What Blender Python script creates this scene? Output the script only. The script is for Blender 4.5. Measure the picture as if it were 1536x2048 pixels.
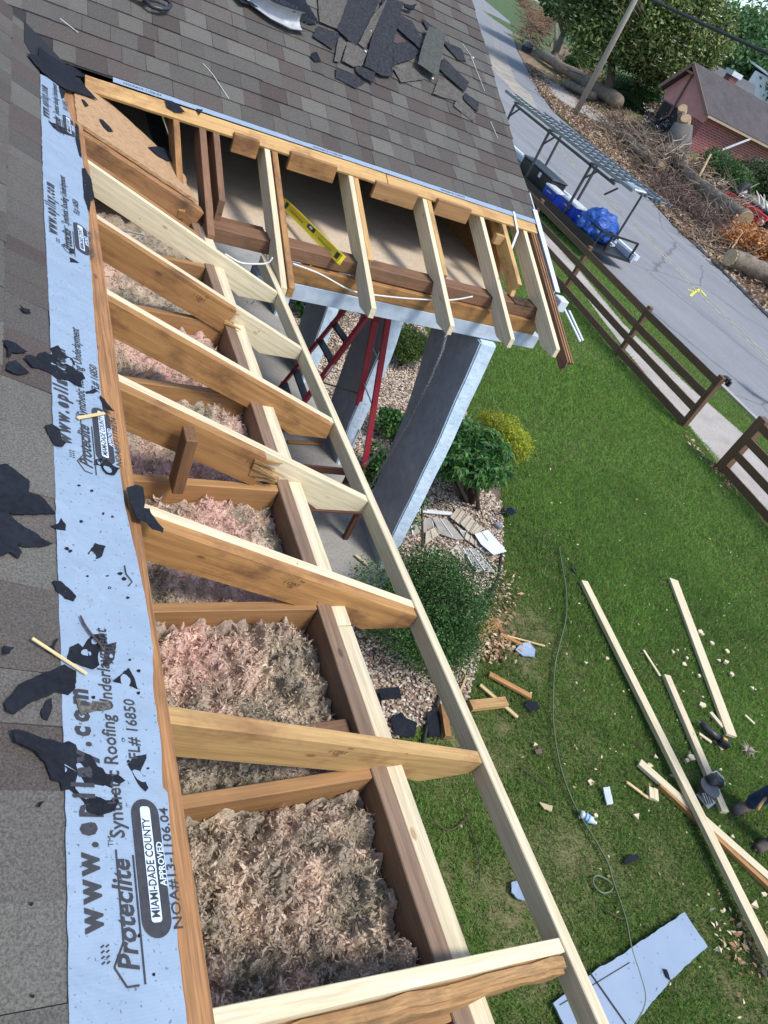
import bpy, bmesh, math, random
import numpy as np
from mathutils import Vector, Matrix, noise
R=math.radians
random.seed(7); rng=np.random.default_rng(7)
for o in list(bpy.data.objects): bpy.data.objects.remove(o)
SC=bpy.context.scene; COL=SC.collection

# ------------------------------------------------------------------ camera
CW,CH,CF=1536.,2048.,1420.
H=4.75
M=np.array([[0.86555066,-0.31977552,0.38544217],[0.05092697,-0.70943282,-0.70293066],[0.49822534,0.6280515,-0.59776485]])
CAM=np.array([0,0,H])
cd=bpy.data.cameras.new('camera'); cam=bpy.data.objects.new('camera',cd); COL.objects.link(cam)
cd.sensor_fit='VERTICAL'; cd.sensor_height=24; cd.lens=CF/CH*24; cd.clip_start=.05; cd.clip_end=2000
mw=Matrix.Identity(4)
for i in range(3): mw[i][0]=M[0,i]; mw[i][1]=-M[1,i]; mw[i][2]=-M[2,i]
mw[2][3]=H
cam.matrix_world=mw; SC.camera=cam
# ------------------------------------------------------------------ light
w=bpy.data.worlds.new('World'); SC.world=w; w.use_nodes=True
nt=w.node_tree; bg=nt.nodes['Background']; sky=nt.nodes.new('ShaderNodeTexSky'); sky.sky_type='NISHITA'
SUN=Vector((0.38,-0.54,1.1)).normalized()
sky.sun_disc=False; sky.sun_elevation=math.asin(SUN.z); sky.sun_rotation=math.atan2(SUN.x,SUN.y)
sky.air_density=1.0; sky.dust_density=1.2; sky.ozone_density=1.2
nt.links.new(sky.outputs[0],bg.inputs[0]); bg.inputs[1].default_value=0.15
sl=bpy.data.lights.new('sun','SUN'); sl.energy=2.0; sl.angle=R(14); sl.color=(1,.95,.86)
so=bpy.data.objects.new('sun',sl); COL.objects.link(so); so.rotation_euler=(-SUN).to_track_quat('-Z','Y').to_euler()
SC.view_settings.view_transform='Standard'; SC.view_settings.look='None'; SC.view_settings.exposure=0.76; SC.view_settings.gamma=1
SC.render.resolution_x=768; SC.render.resolution_y=1024

# ------------------------------------------------------------------ where things stand
def ray(u,v): return M.T@np.array([u-CW/2,v-CH/2,CF])
def at(u,v,z=0.): d=ray(u,v); return Vector(CAM+d*((z-H)/d[2]))
def atx(u,v,x): d=ray(u,v); return Vector(CAM+d*(x/d[0]))
def aty(u,v,y): d=ray(u,v); return Vector(CAM+d*(y/d[1]))
SL=.41
DA=2.86+SL*1.53; DB=2.86-SL*3.98
def zA(x): return DA-SL*x          # main roof, top of decking
def zB(y): return DB+SL*y          # porch roof, top of decking
NA=Vector((SL,0,1)).normalized(); NB=Vector((0,-SL,1)).normalized()
def atA(u,v,off=0.):
    n=np.array([SL,0,1]);d=ray(u,v);return Vector(CAM+d*((DA-n@CAM)/(n@d)))+NA*off
def atB(u,v,off=0.):
    n=np.array([0,-SL,1]);d=ray(u,v);return Vector(CAM+d*((DB-n@CAM)/(n@d)))+NB*off
def sm(a,b,x):
    t=min(1,max(0,(x-a)/(b-a))); return t*t*(3-2*t)
FK=[(23,-60),(23,15.7),(24.3,20),(25.1,23.6),(26.3,26.7),(28,33.3),(29.3,41),(31.6,46.7),(35.1,53.8),(43.1,70.4),(56.4,95.4),(74.4,129.6),(103.8,187),(160,300)]   # far kerb
NK=[(14.8,-60),(14.8,8),(14.8,16),(15.4,22),(17.5,30),(26,48),(31.3,59),(51.5,99.6),(58,113.7),(97,205),(140,300)]
CL=[(18.9,-60),(18.9,11),(19.7,16.2),(20.7,20.1),(21.9,27.5),(22.7,30),(28,46),(33.5,57),(55,99),(98,190),(150,300)]
def interp(T,y):
    for (x0,y0),(x1,y1) in zip(T,T[1:]):
        if y<=y1: return x0+(x1-x0)*(y-y0)/(y1-y0)
    return T[-1][0]
def ter(x,y):
    f=interp(FK,y)
    return 1.3*sm(f+1.5,f+11,x)
def atT(u,v,off=0):
    d=ray(u,v); d=d/np.linalg.norm(d); t=(1.4-H)/d[2] if d[2]<-.004 else 3.
    while t<300:
        p=CAM+d*t
        if p[2]<=ter(p[0],p[1])+off: break
        t+=.8
    lo,hi=t-.8,t
    for _ in range(6):
        m=(lo+hi)/2; p=CAM+d*m
        if p[2]<=ter(p[0],p[1])+off: hi=m
        else: lo=m
    return Vector(CAM+d*hi)

# ------------------------------------------------------------------ helpers
def mesh(name,V,F,mat=None,parent=None,cols=None,smooth=False,mw=None):
    me=bpy.data.meshes.new(name); me.from_pydata([tuple(v) for v in V],[],F); me.update()
    if mat: me.materials.append(mat)
    if cols is not None:
        a=me.color_attributes.new('col','FLOAT_COLOR','POINT')
        a.data.foreach_set('color',np.array([(c[0],c[1],c[2],1) for c in cols],dtype=np.float32).ravel())
    if smooth: me.polygons.foreach_set('use_smooth',[True]*len(me.polygons))
    o=bpy.data.objects.new(name,me); COL.objects.link(o)
    if mw is not None: o.matrix_world=mw
    if parent: o.parent=parent
    return o
def empty(name,loc=(0,0,0)):
    o=bpy.data.objects.new(name,None); o.empty_display_size=.2; o.location=loc; COL.objects.link(o); return o
def tag(o,label=None,cat=None,group=None,kind=None):
    if label: o['label']=label
    if cat: o['category']=cat
    if group: o['group']=group
    if kind: o['kind']=kind
    return o
def put(o,parent):   # parent, keeping the world place (parent is unrotated)
    o.parent=parent; o.matrix_parent_inverse=Matrix.Translation(parent.location).inverted(); return o
class MB:
    def __init__(s): s.V=[]; s.F=[]; s.C=[]
    def add(s,V,F,c=None):
        n=len(s.V); s.V+= [tuple(v) for v in V]; s.F+=[[i+n for i in f] for f in F]
        s.C+=[c or (1,1,1)]*len(V)
    def box(s,c,d,rz=0,col=None,m=None):
        x,y,z=[k/2 for k in d]; q=[(-x,-y,-z),(x,-y,-z),(x,y,-z),(-x,y,-z),(-x,-y,z),(x,-y,z),(x,y,z),(-x,y,z)]
        mt=m if m is not None else Matrix.Translation(c)@Matrix.Rotation(rz,4,'Z')
        s.add([mt@Vector(p) for p in q],[(3,2,1,0),(4,5,6,7),(0,1,5,4),(1,2,6,5),(2,3,7,6),(3,0,4,7)],col)
    def bar(s,a,b,w,h,up=(0,0,1),col=None):
        s.box(None,((Vector(b)-Vector(a)).length,w,h),m=frame(a,b,up),col=col)
    def tube(s,pts,r,n=8,col=None,caps=True):
        pts=[Vector(p) for p in pts]; rs=r if isinstance(r,(list,tuple)) else [r]*len(pts)
        V=[];F=[]; prev=None
        for i,p in enumerate(pts):
            t=(pts[min(i+1,len(pts)-1)]-pts[max(i-1,0)])
            if t.length<1e-9: t=Vector((0,0,1))
            t.normalize()
            if prev is None:
                u=t.cross(Vector((0,0,1)));
                if u.length<.1: u=t.cross(Vector((1,0,0)))
            else: u=prev-t*prev.dot(t)
            u.normalize(); prev=u; v=t.cross(u)
            for k in range(n):
                a=2*math.pi*k/n; V.append(p+(u*math.cos(a)+v*math.sin(a))*rs[i])
        for i in range(len(pts)-1):
            for k in range(n):
                F.append((i*n+k,i*n+(k+1)%n,(i+1)*n+(k+1)%n,(i+1)*n+k))
        if caps: F.append(tuple(range(n))[::-1]); F.append(tuple(range((len(pts)-1)*n,len(pts)*n)))
        s.add(V,F,col)
    def prism(s,pts,h,up=(0,0,1),col=None):   # pts: outline on a plane, thickened along up
        up=Vector(up)*h; n=len(pts); V=[Vector(p) for p in pts]+[Vector(p)+up for p in pts]
        s.add(V,[tuple(range(n))[::-1],tuple(range(n,2*n))]+[(i,(i+1)%n,n+(i+1)%n,n+i) for i in range(n)],col)
    def build(s,name,mat,parent=None,smooth=False,cols=False):
        o=mesh(name,s.V,s.F,mat,None,s.C if cols else None,smooth)
        bm=bmesh.new(); bm.from_mesh(o.data); bmesh.ops.recalc_face_normals(bm,faces=bm.faces); bm.to_mesh(o.data); bm.free()
        if parent: put(o,parent)
        return o
def frame(a,b,up=(0,0,1)):
    a=Vector(a);b=Vector(b); x=(b-a).normalized(); up=Vector(up); y=up.cross(x)
    if y.length<1e-3: y=Vector((0,1,0)).cross(x)
    y.normalize(); z=x.cross(y)
    m=Matrix((x,y,z)).transposed().to_4x4(); m.translation=(a+b)/2; return m
def bevel(o,wd=.003,seg=1):
    bm=bmesh.new(); bm.from_mesh(o.data)
    bmesh.ops.recalc_face_normals(bm,faces=bm.faces)
    es=[e for e in bm.edges if len(e.link_faces)==2 and e.calc_face_angle(0)>.5]
    bmesh.ops.bevel(bm,geom=es,offset=wd,segments=seg,affect='EDGES',clamp_overlap=True)
    bm.to_mesh(o.data); bm.free()
def jit(o,a,f=3.):
    for v in o.data.vertices:
        q=v.co*f+Vector((o.location.x*7,o.location.y*5,1)); v.co+=Vector((noise.noise(q),noise.noise(q+Vector((9,0,0))),noise.noise(q+Vector((0,9,0)))))*a
def board(name,a,b,wd,ht,mat,parent=None,up=(0,0,1),bev=.003,seg=1,wear=0):
    """a sawn board between two centre points; its local x runs along the grain"""
    L=(Vector(b)-Vector(a)).length; n=max(1,int(L/.06)) if wear else 1
    V=[];F=[]
    for i in range(n+1):
        x=-L/2+L*i/n
        V+=[(x,-wd/2,-ht/2),(x,wd/2,-ht/2),(x,wd/2,ht/2),(x,-wd/2,ht/2)]
    for i in range(n):
        for k in range(4): F.append((4*i+k,4*i+(k+1)%4,4*i+4+(k+1)%4,4*i+4+k))
    F+=[(0,1,2,3),(4*n+3,4*n+2,4*n+1,4*n)]
    o=mesh(name,V,F,mat,mw=frame(a,b,up))
    bevel(o,bev,seg)
    if wear: jit(o,wear,9)
    if parent: put(o,parent)
    return o
def lprism(name,pts,wd,mat,parent=None,origin=(0,0,0),ax=(1,0,0),ay=(0,0,1),bev=.002):
    """outline pts in the (ax,ay) plane, thickness wd centred; local x = ax"""
    ax=Vector(ax).normalized(); ay=Vector(ay); ay=(ay-ax*ay.dot(ax)).normalized(); az=ax.cross(ay)
    m=Matrix((ax,ay,az)).transposed().to_4x4(); m.translation=Vector(origin)
    n=len(pts); V=[(p[0],p[1],-wd/2) for p in pts]+[(p[0],p[1],wd/2) for p in pts]
    F=[tuple(range(n))[::-1],tuple(range(n,2*n))]+[(i,(i+1)%n,n+(i+1)%n,n+i) for i in range(n)]
    o=mesh(name,V,F,mat,mw=m); bevel(o,bev)
    if parent: put(o,parent)
    return o
def copyt(o,mw=None,parent=None):
    c=o.copy(); COL.objects.link(c)
    if parent: c.parent=parent; c.matrix_parent_inverse=o.matrix_parent_inverse.copy()
    for k in ('label','category','group'): pass
    for ch in [x for x in bpy.data.objects if x.parent==o]: copyt(ch,None,c)
    if mw is not None: c.matrix_world=mw
    return c

# ------------------------------------------------------------------ materials
def newmat(name):
    m=bpy.data.materials.new(name); m.use_nodes=True; nt=m.node_tree; return m,nt,nt.nodes['Principled BSDF']
def N(nt,t,**k):
    n=nt.nodes.new(t)
    for a,b in k.items():
        if a in n.inputs: n.inputs[a].default_value=b
        else: setattr(n,a,b)
    return n
def coords(nt,scale=(1,1,1),kind='Object',rand=True):
    tc=N(nt,'ShaderNodeTexCoord'); mp=N(nt,'ShaderNodeMapping'); mp.inputs['Scale'].default_value=scale
    nt.links.new(tc.outputs[kind],mp.inputs[0])
    if rand:
        oi=N(nt,'ShaderNodeObjectInfo'); ml=N(nt,'ShaderNodeMath',operation='MULTIPLY'); ml.inputs[1].default_value=57.
        nt.links.new(oi.outputs['Random'],ml.inputs[0]); nt.links.new(ml.outputs[0],mp.inputs['Location'])
    return mp.outputs[0]
def ramp(nt,src,stops):
    r=N(nt,'ShaderNodeValToRGB'); e=r.color_ramp.elements
    while len(e)<len(stops): e.new(.5)
    for i,(p,c) in enumerate(stops): e[i].position=p; e[i].color=(*c,1) if len(c)==3 else c
    nt.links.new(src,r.inputs[0]); return r.outputs[0]
def mix(nt,f,a,b,mode='MIX'):
    m=N(nt,'ShaderNodeMix',data_type='RGBA',blend_type=mode)
    if isinstance(f,(int,float)): m.inputs[0].default_value=f
    else: nt.links.new(f,m.inputs[0])
    for s,i in ((a,6),(b,7)):
        if isinstance(s,tuple): m.inputs[i].default_value=(*s,1)
        else: nt.links.new(s,m.inputs[i])
    return m.outputs[2]
def bump(nt,b,h,st=.3,d=.01):
    n=N(nt,'ShaderNodeBump'); n.inputs['Strength'].default_value=st; n.inputs['Distance'].default_value=d
    nt.links.new(h,n.inputs['Height']); nt.links.new(n.outputs[0],b.inputs['Normal'])
def wood(name,base,dark,knot=(.12,.05,.02),grain=1.,stain=None,stainamt=.5,rough=.7,var=.12):
    m,nt,b=newmat(name); c=coords(nt)
    def vec(s):
        mp=N(nt,'ShaderNodeMapping'); mp.inputs['Scale'].default_value=s; nt.links.new(c,mp.inputs[0]); return mp.outputs[0]
    n1=N(nt,'ShaderNodeTexNoise',Scale=1.,Detail=5.,Roughness=.6,Distortion=.6); nt.links.new(vec((1.6,26,26)),n1.inputs['Vector'])
    n2=N(nt,'ShaderNodeTexNoise',Scale=1.,Detail=3.,Roughness=.7); nt.links.new(vec((5,160,160)),n2.inputs['Vector'])
    wv=N(nt,'ShaderNodeTexWave',Scale=1.,Distortion=6.,Detail=2.); wv.bands_direction='Y'; wv.inputs['Detail Scale'].default_value=.6
    nt.links.new(vec((.9,9,9)),wv.inputs['Vector'])
    col=ramp(nt,n1.outputs[0],[(.3,dark),(.62,base)])
    col=mix(nt,.35*grain,col,ramp(nt,wv.outputs[0],[(.1,tuple(x*.72 for x in base)),(.6,base)]))
    f2=ramp(nt,n2.outputs[0],[(.35,(1-.3*grain,)*3),(.6,(1,1,1))]); col=mix(nt,1.,col,f2,'MULTIPLY')
    vo=N(nt,'ShaderNodeTexVoronoi',Scale=1.); nt.links.new(vec((3.6,8.5,8.5)),vo.inputs['Vector'])
    kf=ramp(nt,vo.outputs['Distance'],[(.05,(1,1,1)),(.085,(0,0,0))]); col=mix(nt,kf,col,knot)
    kr=ramp(nt,vo.outputs['Distance'],[(.0,(.5,.5,.5)),(.16,(0,0,0))]); col=mix(nt,kr,col,dark)
    if stain:
        n3=N(nt,'ShaderNodeTexNoise',Scale=1.,Detail=6.,Roughness=.65); nt.links.new(vec((4,7,7)),n3.inputs['Vector'])
        col=mix(nt,ramp(nt,n3.outputs[0],[(.5,(0,0,0)),(.68,(stainamt,)*3)]),col,stain)
    v2=N(nt,'ShaderNodeTexVoronoi',Scale=1.); nt.links.new(vec((14,15,15)),v2.inputs['Vector'])
    pick=N(nt,'ShaderNodeMath',operation='GREATER_THAN'); pick.inputs[1].default_value=.80; nt.links.new(v2.outputs['Color'],pick.inputs[0])
    nd=N(nt,'ShaderNodeMath',operation='MULTIPLY'); nt.links.new(pick.outputs[0],nd.inputs[0]); nt.links.new(ramp(nt,v2.outputs['Distance'],[(.045,(.85,.85,.85)),(.075,(0,0,0))]),nd.inputs[1]); col=mix(nt,nd.outputs[0],col,(.06,.035,.02))
    oi=N(nt,'ShaderNodeObjectInfo'); hs=N(nt,'ShaderNodeHueSaturation'); mr=N(nt,'ShaderNodeMapRange'); mr.inputs[3].default_value=1-var; mr.inputs[4].default_value=1+var
    nt.links.new(oi.outputs['Random'],mr.inputs[0]); nt.links.new(mr.outputs[0],hs.inputs['Value']); nt.links.new(col,hs.inputs['Color'])
    nt.links.new(hs.outputs[0],b.inputs['Base Color']); b.inputs['Roughness'].default_value=rough
    bump(nt,b,n2.outputs[0],.35*grain,.002); return m
def nm(name,stops,scale=5.,detail=5.,rough=.8,bmp=0.,bd=.01,vec=(1,1,1),metal=0.,fine=None,rand=True,kind='Object',spec=None):
    m,nt,b=newmat(name); c=coords(nt,vec,kind,rand)
    n=N(nt,'ShaderNodeTexNoise',Scale=scale,Detail=detail,Roughness=.6); nt.links.new(c,n.inputs['Vector'])
    col=ramp(nt,n.outputs[0],stops)
    if fine:
        n2=N(nt,'ShaderNodeTexNoise',Scale=fine[0],Detail=2.,Roughness=.7); nt.links.new(c,n2.inputs['Vector'])
        col=mix(nt,1.,col,ramp(nt,n2.outputs[0],[(.35,(1-fine[1],)*3),(.65,(1+fine[1],)*3)]),'MULTIPLY')
    nt.links.new(col,b.inputs['Base Color']); b.inputs['Roughness'].default_value=rough; b.inputs['Metallic'].default_value=metal
    if spec is not None: b.inputs['Specular IOR Level'].default_value=spec
    if bmp: bump(nt,b,n.outputs[0] if not fine else n2.outputs[0],bmp,bd)
    return m
def flat(name,c,rough=.6,metal=0.,var=.12,scale=12.): 
    return nm(name,[(.3,tuple(x*(1-var) for x in c)),(.7,tuple(min(1,x*(1+var)) for x in c))],scale,4.,rough,metal=metal)
def colmat(name,rough=.85,fine=None,trans=0.,bmp=0,gain=1.,spec=None):
    m,nt,b=newmat(name); a=N(nt,'ShaderNodeVertexColor',layer_name='col'); col=a.outputs[0]
    if fine:
        c=coords(nt,(1,1,1),rand=False); n2=N(nt,'ShaderNodeTexNoise',Scale=fine[0],Detail=3.,Roughness=.75); nt.links.new(c,n2.inputs['Vector'])
        col=mix(nt,1.,col,ramp(nt,n2.outputs[0],[(.36,(1-fine[1],)*3),(.64,(1+fine[1],)*3)]),'MULTIPLY')
        if bmp: bump(nt,b,n2.outputs[0],bmp,.004)
    nt.links.new(col,b.inputs['Base Color']); b.inputs['Roughness'].default_value=rough
    if spec is not None: b.inputs['Specular IOR Level'].default_value=spec
    if trans:
        b.inputs['Subsurface Weight'].default_value=0
        tr=N(nt,'ShaderNodeBsdfTranslucent'); nt.links.new(col,tr.inputs[0]); ms=N(nt,'ShaderNodeMixShader'); ms.inputs[0].default_value=trans
        out=[n for n in nt.nodes if n.type=='OUTPUT_MATERIAL'][0]
        nt.links.new(b.outputs[0],ms.inputs[1]); nt.links.new(tr.outputs[0],ms.inputs[2]); nt.links.new(ms.outputs[0],out.inputs[0])
    return m
W_new=wood('new_pine',(.76,.66,.45),(.64,.52,.32),(.28,.14,.06),.8,var=.05)
W_old=wood('aged_lumber',(.48,.25,.085),(.28,.125,.04),(.10,.04,.015),.8,(.13,.055,.025),.85,var=.14)
W_oldpale=wood('aged_yellow_lumber',(.60,.38,.15),(.44,.25,.09),(.15,.06,.02),.8,(.22,.10,.04),.75)
W_dark=wood('weathered_brown_lumber',(.26,.135,.07),(.15,.075,.04),(.04,.02,.01),1.,(.07,.045,.03),.6)
W_joist=wood('attic_joist',(.42,.23,.09),(.29,.145,.055),(.10,.04,.02),.8,(.2,.1,.05),.4)
W_grey=wood('grey_brown_plate',(.26,.17,.11),(.16,.10,.06),(.05,.03,.02),1.,(.12,.09,.07),.5)
W_deck=wood('roof_decking',(.46,.23,.09),(.29,.13,.05),(.08,.04,.02),1.6,(.16,.08,.04),.6)
W_fence=wood('fence_stain',(.17,.088,.050),(.11,.055,.030),(.03,.015,.01),.8,(.15,.09,.05),.4,rough=.6)
W_panel=nm('ceiling_board',[(.35,(.50,.41,.30)),(.65,(.60,.50,.38))],3.,6.,.85,fine=(60,.10))

# ================================================================== THE HOUSE UNDER REPAIR
house=empty('house',(2,4,0)); tag(house,'house under roof repair with stripped eaves, bare rafters and porch piers','house')
HP=house
M_sh=colmat('shingle_granules',.95,(210,.36),bmp=.6,spec=.2)
M_shbase=flat('shingle_underside',(.03,.03,.032),.95)
SHC=[(.102,.095,.086),(.118,.112,.100),(.088,.076,.069),(.103,.092,.083),(.094,.088,.081),(.125,.119,.106),(.090,.074,.068),(.111,.105,.094)]
def shingles(name,org,U,Vv,Nn,v0,v1,rng_u,expo=.143,seed=1,wr=(.12,.32),big=1.):
    rd=random.Random(seed); mb=MB(); v=v0; U=Vector(U);Vv=Vector(Vv);Nn=Vector(Nn)
    def pt(u,v,h): return Vector(org)+U*u+Vv*v+Nn*h
    while v<v1:
        e=min(expo,v1-v)
        u0,u1=rng_u(v+e*.3); u=u0-rd.uniform(0,.1)
        while u<u1:
            wd=rd.uniform(*wr)*big; a=max(u,u0); b=min(u+wd,u1)
            if b-a>.01:
                c=rd.choice(SHC); f=rd.uniform(.85,1.15); c=tuple(x*f for x in c)
                h=.0085+rd.choice([0,0,.003]); dv=rd.uniform(-.004,.004); sk=rd.uniform(-.002,.002)
                g=.0022 if rd.random()<.55 else .0; P=[pt(a+g,v+dv,h),pt(b-.0,v+dv+sk,h),pt(b-.0,v+e+.01,.0005),pt(a+g,v+e+.01,.0005),pt(a+g,v+dv,.0005),pt(b-.0,v+dv+sk,.0005)]
                mb.add(P,[(0,1,2,3),(4,5,1,0),(4,0,3),(5,2,1)],c)
            u+=wd
        v+=e
    return mb.build(name,M_sh,HP,cols=True)
c=math.sqrt(1+SL*SL)
# main roof (rises away from the street to its ridge), laid in courses along y
UA=Vector((0,1,0)); VA=Vector((-1,0,SL))/c
VAL=(2.845+SL*1.53+SL*3.98-2.845)/SL       # x+y on the valley
def ruA(v):
    x=.17-v/c; return (-3.,min(12.,VAL-x))
def flatsheet(name,pts,mat,h,nrm,parent=HP):
    mb=MB(); mb.prism(pts,h,nrm); return mb.build(name,mat,parent)
XR=-3.6
flatsheet('roof_base',[(.17,-3,zA(.17)),(.17,VAL-.17,zA(.17)),(XR,VAL-XR,zA(XR)),(XR,-3,zA(XR))],M_shbase,-.004,NA)
shingles('shingle_roof',(.17,0,zA(.17)),UA,VA,NA,.0,3.77*c,ruA,seed=3,wr=(.10,.24)).data.name='main_roof'
# far slope of the main roof
mb=MB(); mb.prism([(XR,-3,zA(XR)),(XR,11,zA(XR)),(XR-5,11,zA(XR)-2.05),(XR-5,-3,zA(XR)-2.05)],-.03); mb.build('roof_back',M_shbase,HP)
# porch roof
YR=8.0; X1=4.05
def ruB(v):
    y=5.208+v/c; return (max(VAL-y,-3.),X1+.012*math.sin(v*7))
flatsheet('roof_base',[(VAL-5.2,5.2,zB(5.2)),(X1,5.2,zB(5.2)),(X1,YR,zB(YR)),(VAL-YR,YR,zB(YR))],M_shbase,-.003,NB)
shingles('porch_shingle_roof',(0,5.208,zB(5.208)),(1,0,0),Vector((0,1,SL))/c,NB,0,(YR-5.225)*c,ruB,seed=11,wr=(.09,.24),expo=.158)
mb=MB(); mb.prism([(-3,YR,zB(YR)),(X1,YR,zB(YR)),(X1,YR+3.6,zB(YR)-SL*3.6),(-3,YR+3.6,zB(YR)-SL*3.6)],-.03); mb.build('roof_back',M_shbase,HP)
# decking left on the main roof, its ragged saw cut towards the street
o=flatsheet('roof_decking',[(XR,-3,zA(XR)-.001),(.36,-3,zA(.36)-.001),(.39,-.5,zA(.39)-.001),(.392,.6,zA(.392)-.001),(.385,2,zA(.385)-.001),(.392,3.2,zA(.392)-.001),(.385,4.35,zA(.385)-.001),(.37,VAL-.37,zA(.37)-.001),(XR,VAL-XR,zA(XR)-.001)],W_deck,-.015,NA)
for vv in o.data.vertices: vv.co=Matrix.Rotation(-math.pi/2,3,'Z')@vv.co
o.parent=None; o.matrix_world=Matrix.Rotation(math.pi/2,4,'Z'); put(o,HP)
mb=MB(); mb.prism([(.165,4.72,zA(.165)),(.30,4.72,zA(.30)),(.46,4.98,zA(.46)),(.40,VAL-.40,zA(.40)),(.10,VAL-.10,zA(.10)),(.10,5.0,zA(.10))],.009,NA); mb.build('valley_membrane',flat('black_membrane',(.012,.013,.018),.85),HP)
# pale blue underlayment
M_under,nt,b=newmat('blue_underlayment'); c0=coords(nt,rand=False)
n=N(nt,'ShaderNodeTexNoise',Scale=9.,Detail=8.,Roughness=.7); nt.links.new(c0,n.inputs['Vector'])
col=ramp(nt,n.outputs[0],[(.3,(.235,.315,.415)),(.6,(.27,.355,.46)),(.72,(.22,.28,.36))])
n2=N(nt,'ShaderNodeTexNoise',Scale=130.,Detail=2.,Roughness=.5); nt.links.new(c0,n2.inputs['Vector'])
col=mix(nt,ramp(nt,n2.outputs[0],[(.66,(0,0,0)),(.72,(.8,.8,.8))]),col,(.10,.085,.07))
n4=N(nt,'ShaderNodeTexNoise',Scale=14.,Detail=8.,Roughness=.8); nt.links.new(c0,n4.inputs['Vector'])
col=mix(nt,ramp(nt,n4.outputs[0],[(.56,(0,0,0)),(.75,(.5,.5,.5))]),col,(.30,.29,.27))
wv=N(nt,'ShaderNodeTexWave',Scale=52.,Distortion=.3); wv.bands_direction='Y'; nt.links.new(c0,wv.inputs['Vector'])
col=mix(nt,1.,col,ramp(nt,wv.outputs[0],[(.2,(.975,.975,.975)),(.7,(1,1,1))]),'MULTIPLY')
nt.links.new(col,b.inputs['Base Color']); b.inputs['Roughness'].default_value=.6; nw=N(nt,'ShaderNodeTexNoise',Scale=7.,Detail=3.,Distortion=1.); nt.links.new(c0,nw.inputs['Vector']); ma=N(nt,'ShaderNodeMath',operation='MULTIPLY_ADD'); ma.inputs[1].default_value=7.; nt.links.new(nw.outputs[0],ma.inputs[0]); nt.links.new(n.outputs[0],ma.inputs[2]); bump(nt,b,ma.outputs[0],.5,.003)
def densify(pts,step=.03,amp=.003,seed=0):
    rd=random.Random(seed); out=[]
    for a,b_ in zip(pts,pts[1:]+pts[:1]):
        a=Vector(a);b_=Vector(b_); n=max(1,int((b_-a).length/step))
        for i in range(n):
            p=a.lerp(b_,i/n)
            if i: p+=Vector((rd.uniform(-amp,amp),rd.uniform(-amp,amp),0))
            out.append(p)
    return out
UP=[(372,2080),(365,2048),(348,1900),(338,1730),(328,1590),(318,1580),(316,1500),(300,1380),(300,1300),(283,1190),(262,1095),(245,1020),(235,950),(228,905),(205,860),(198,800),(190,700),(186,655),(180,560),(174,500),(175,440),(172,420),(170,395),(165,340),(155,280),(140,240),(125,200),(110,165),(78,152),(80,235),(84,400),(95,620),(103,900),(110,1150),(118,1400),(124,1600),(130,2048),(131,2080)]
upts=densify([atA(u,v) for u,v in UP],.02,.0012)
upts=[Vector((p.x,p.y,zA(p.x))) for p in upts]
mb=MB(); mb.prism([p+NA*.0105 for p in upts],.0015,NA); under=mb.build('underlayment',M_under,HP)
tag(under,'pale blue roofing underlayment strip printed with black lettering')
# black self-adhesive edge showing at its border, then lettering
M_ink=flat('black_print',(.035,.036,.042),.6,var=.25,scale=90)
M_paper=colmat('print_ground',.6)
def text(s,org,size,parent,mat=M_ink,bold=0.,sx=1.,sh=0.,dx=(0,1,0),n=NA,off=.0135,name='lettering',space=1.):
    cu=bpy.data.curves.new('t','FONT'); cu.body=s; cu.size=size; cu.offset=bold; cu.shear=sh; cu.space_character=space; cu.resolution_u=2
    to=bpy.data.objects.new('t',cu); COL.objects.link(to); dg=bpy.context.evaluated_depsgraph_get(); dg.update()
    me=bpy.data.meshes.new_from_object(to.evaluated_get(dg)); bpy.data.objects.remove(to); bpy.data.curves.remove(cu)
    x=Vector(dx).normalized(); n=Vector(n).normalized(); y=n.cross(x)
    m=Matrix((x*sx,y,n)).transposed().to_4x4(); m.translation=Vector(org)+n*off
    me.transform(m); me.materials.clear(); me.materials.append(mat)
    o=bpy.data.objects.new(name,me); COL.objects.link(o); put(o,parent); return o
def tA(x,y): return Vector((x,y,zA(x)))
def capsule(org,L,Wd,mat,parent,off,name='print_mark',r=None):
    r=r or Wd/2; pts=[]
    for cx,cy,a0 in ((L-r,Wd-r,0),(r,Wd-r,90),(r,r,180),(L-r,r,270)):
        for k in range(7): a=R(a0+k*15); pts.append((cx+r*math.cos(a),cy+r*math.sin(a)))
    y=NA.cross(Vector((0,1,0)))
    P=[Vector(org)+Vector((0,1,0))*p[0]+y*p[1]+NA*off for p in pts]
    return mesh(name,P,[tuple(range(len(P)))],mat) if not parent else put(mesh(name,P,[tuple(range(len(P)))],mat),parent)
M_under2=flat('pale_print',(.55,.66,.82),.6)
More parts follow.
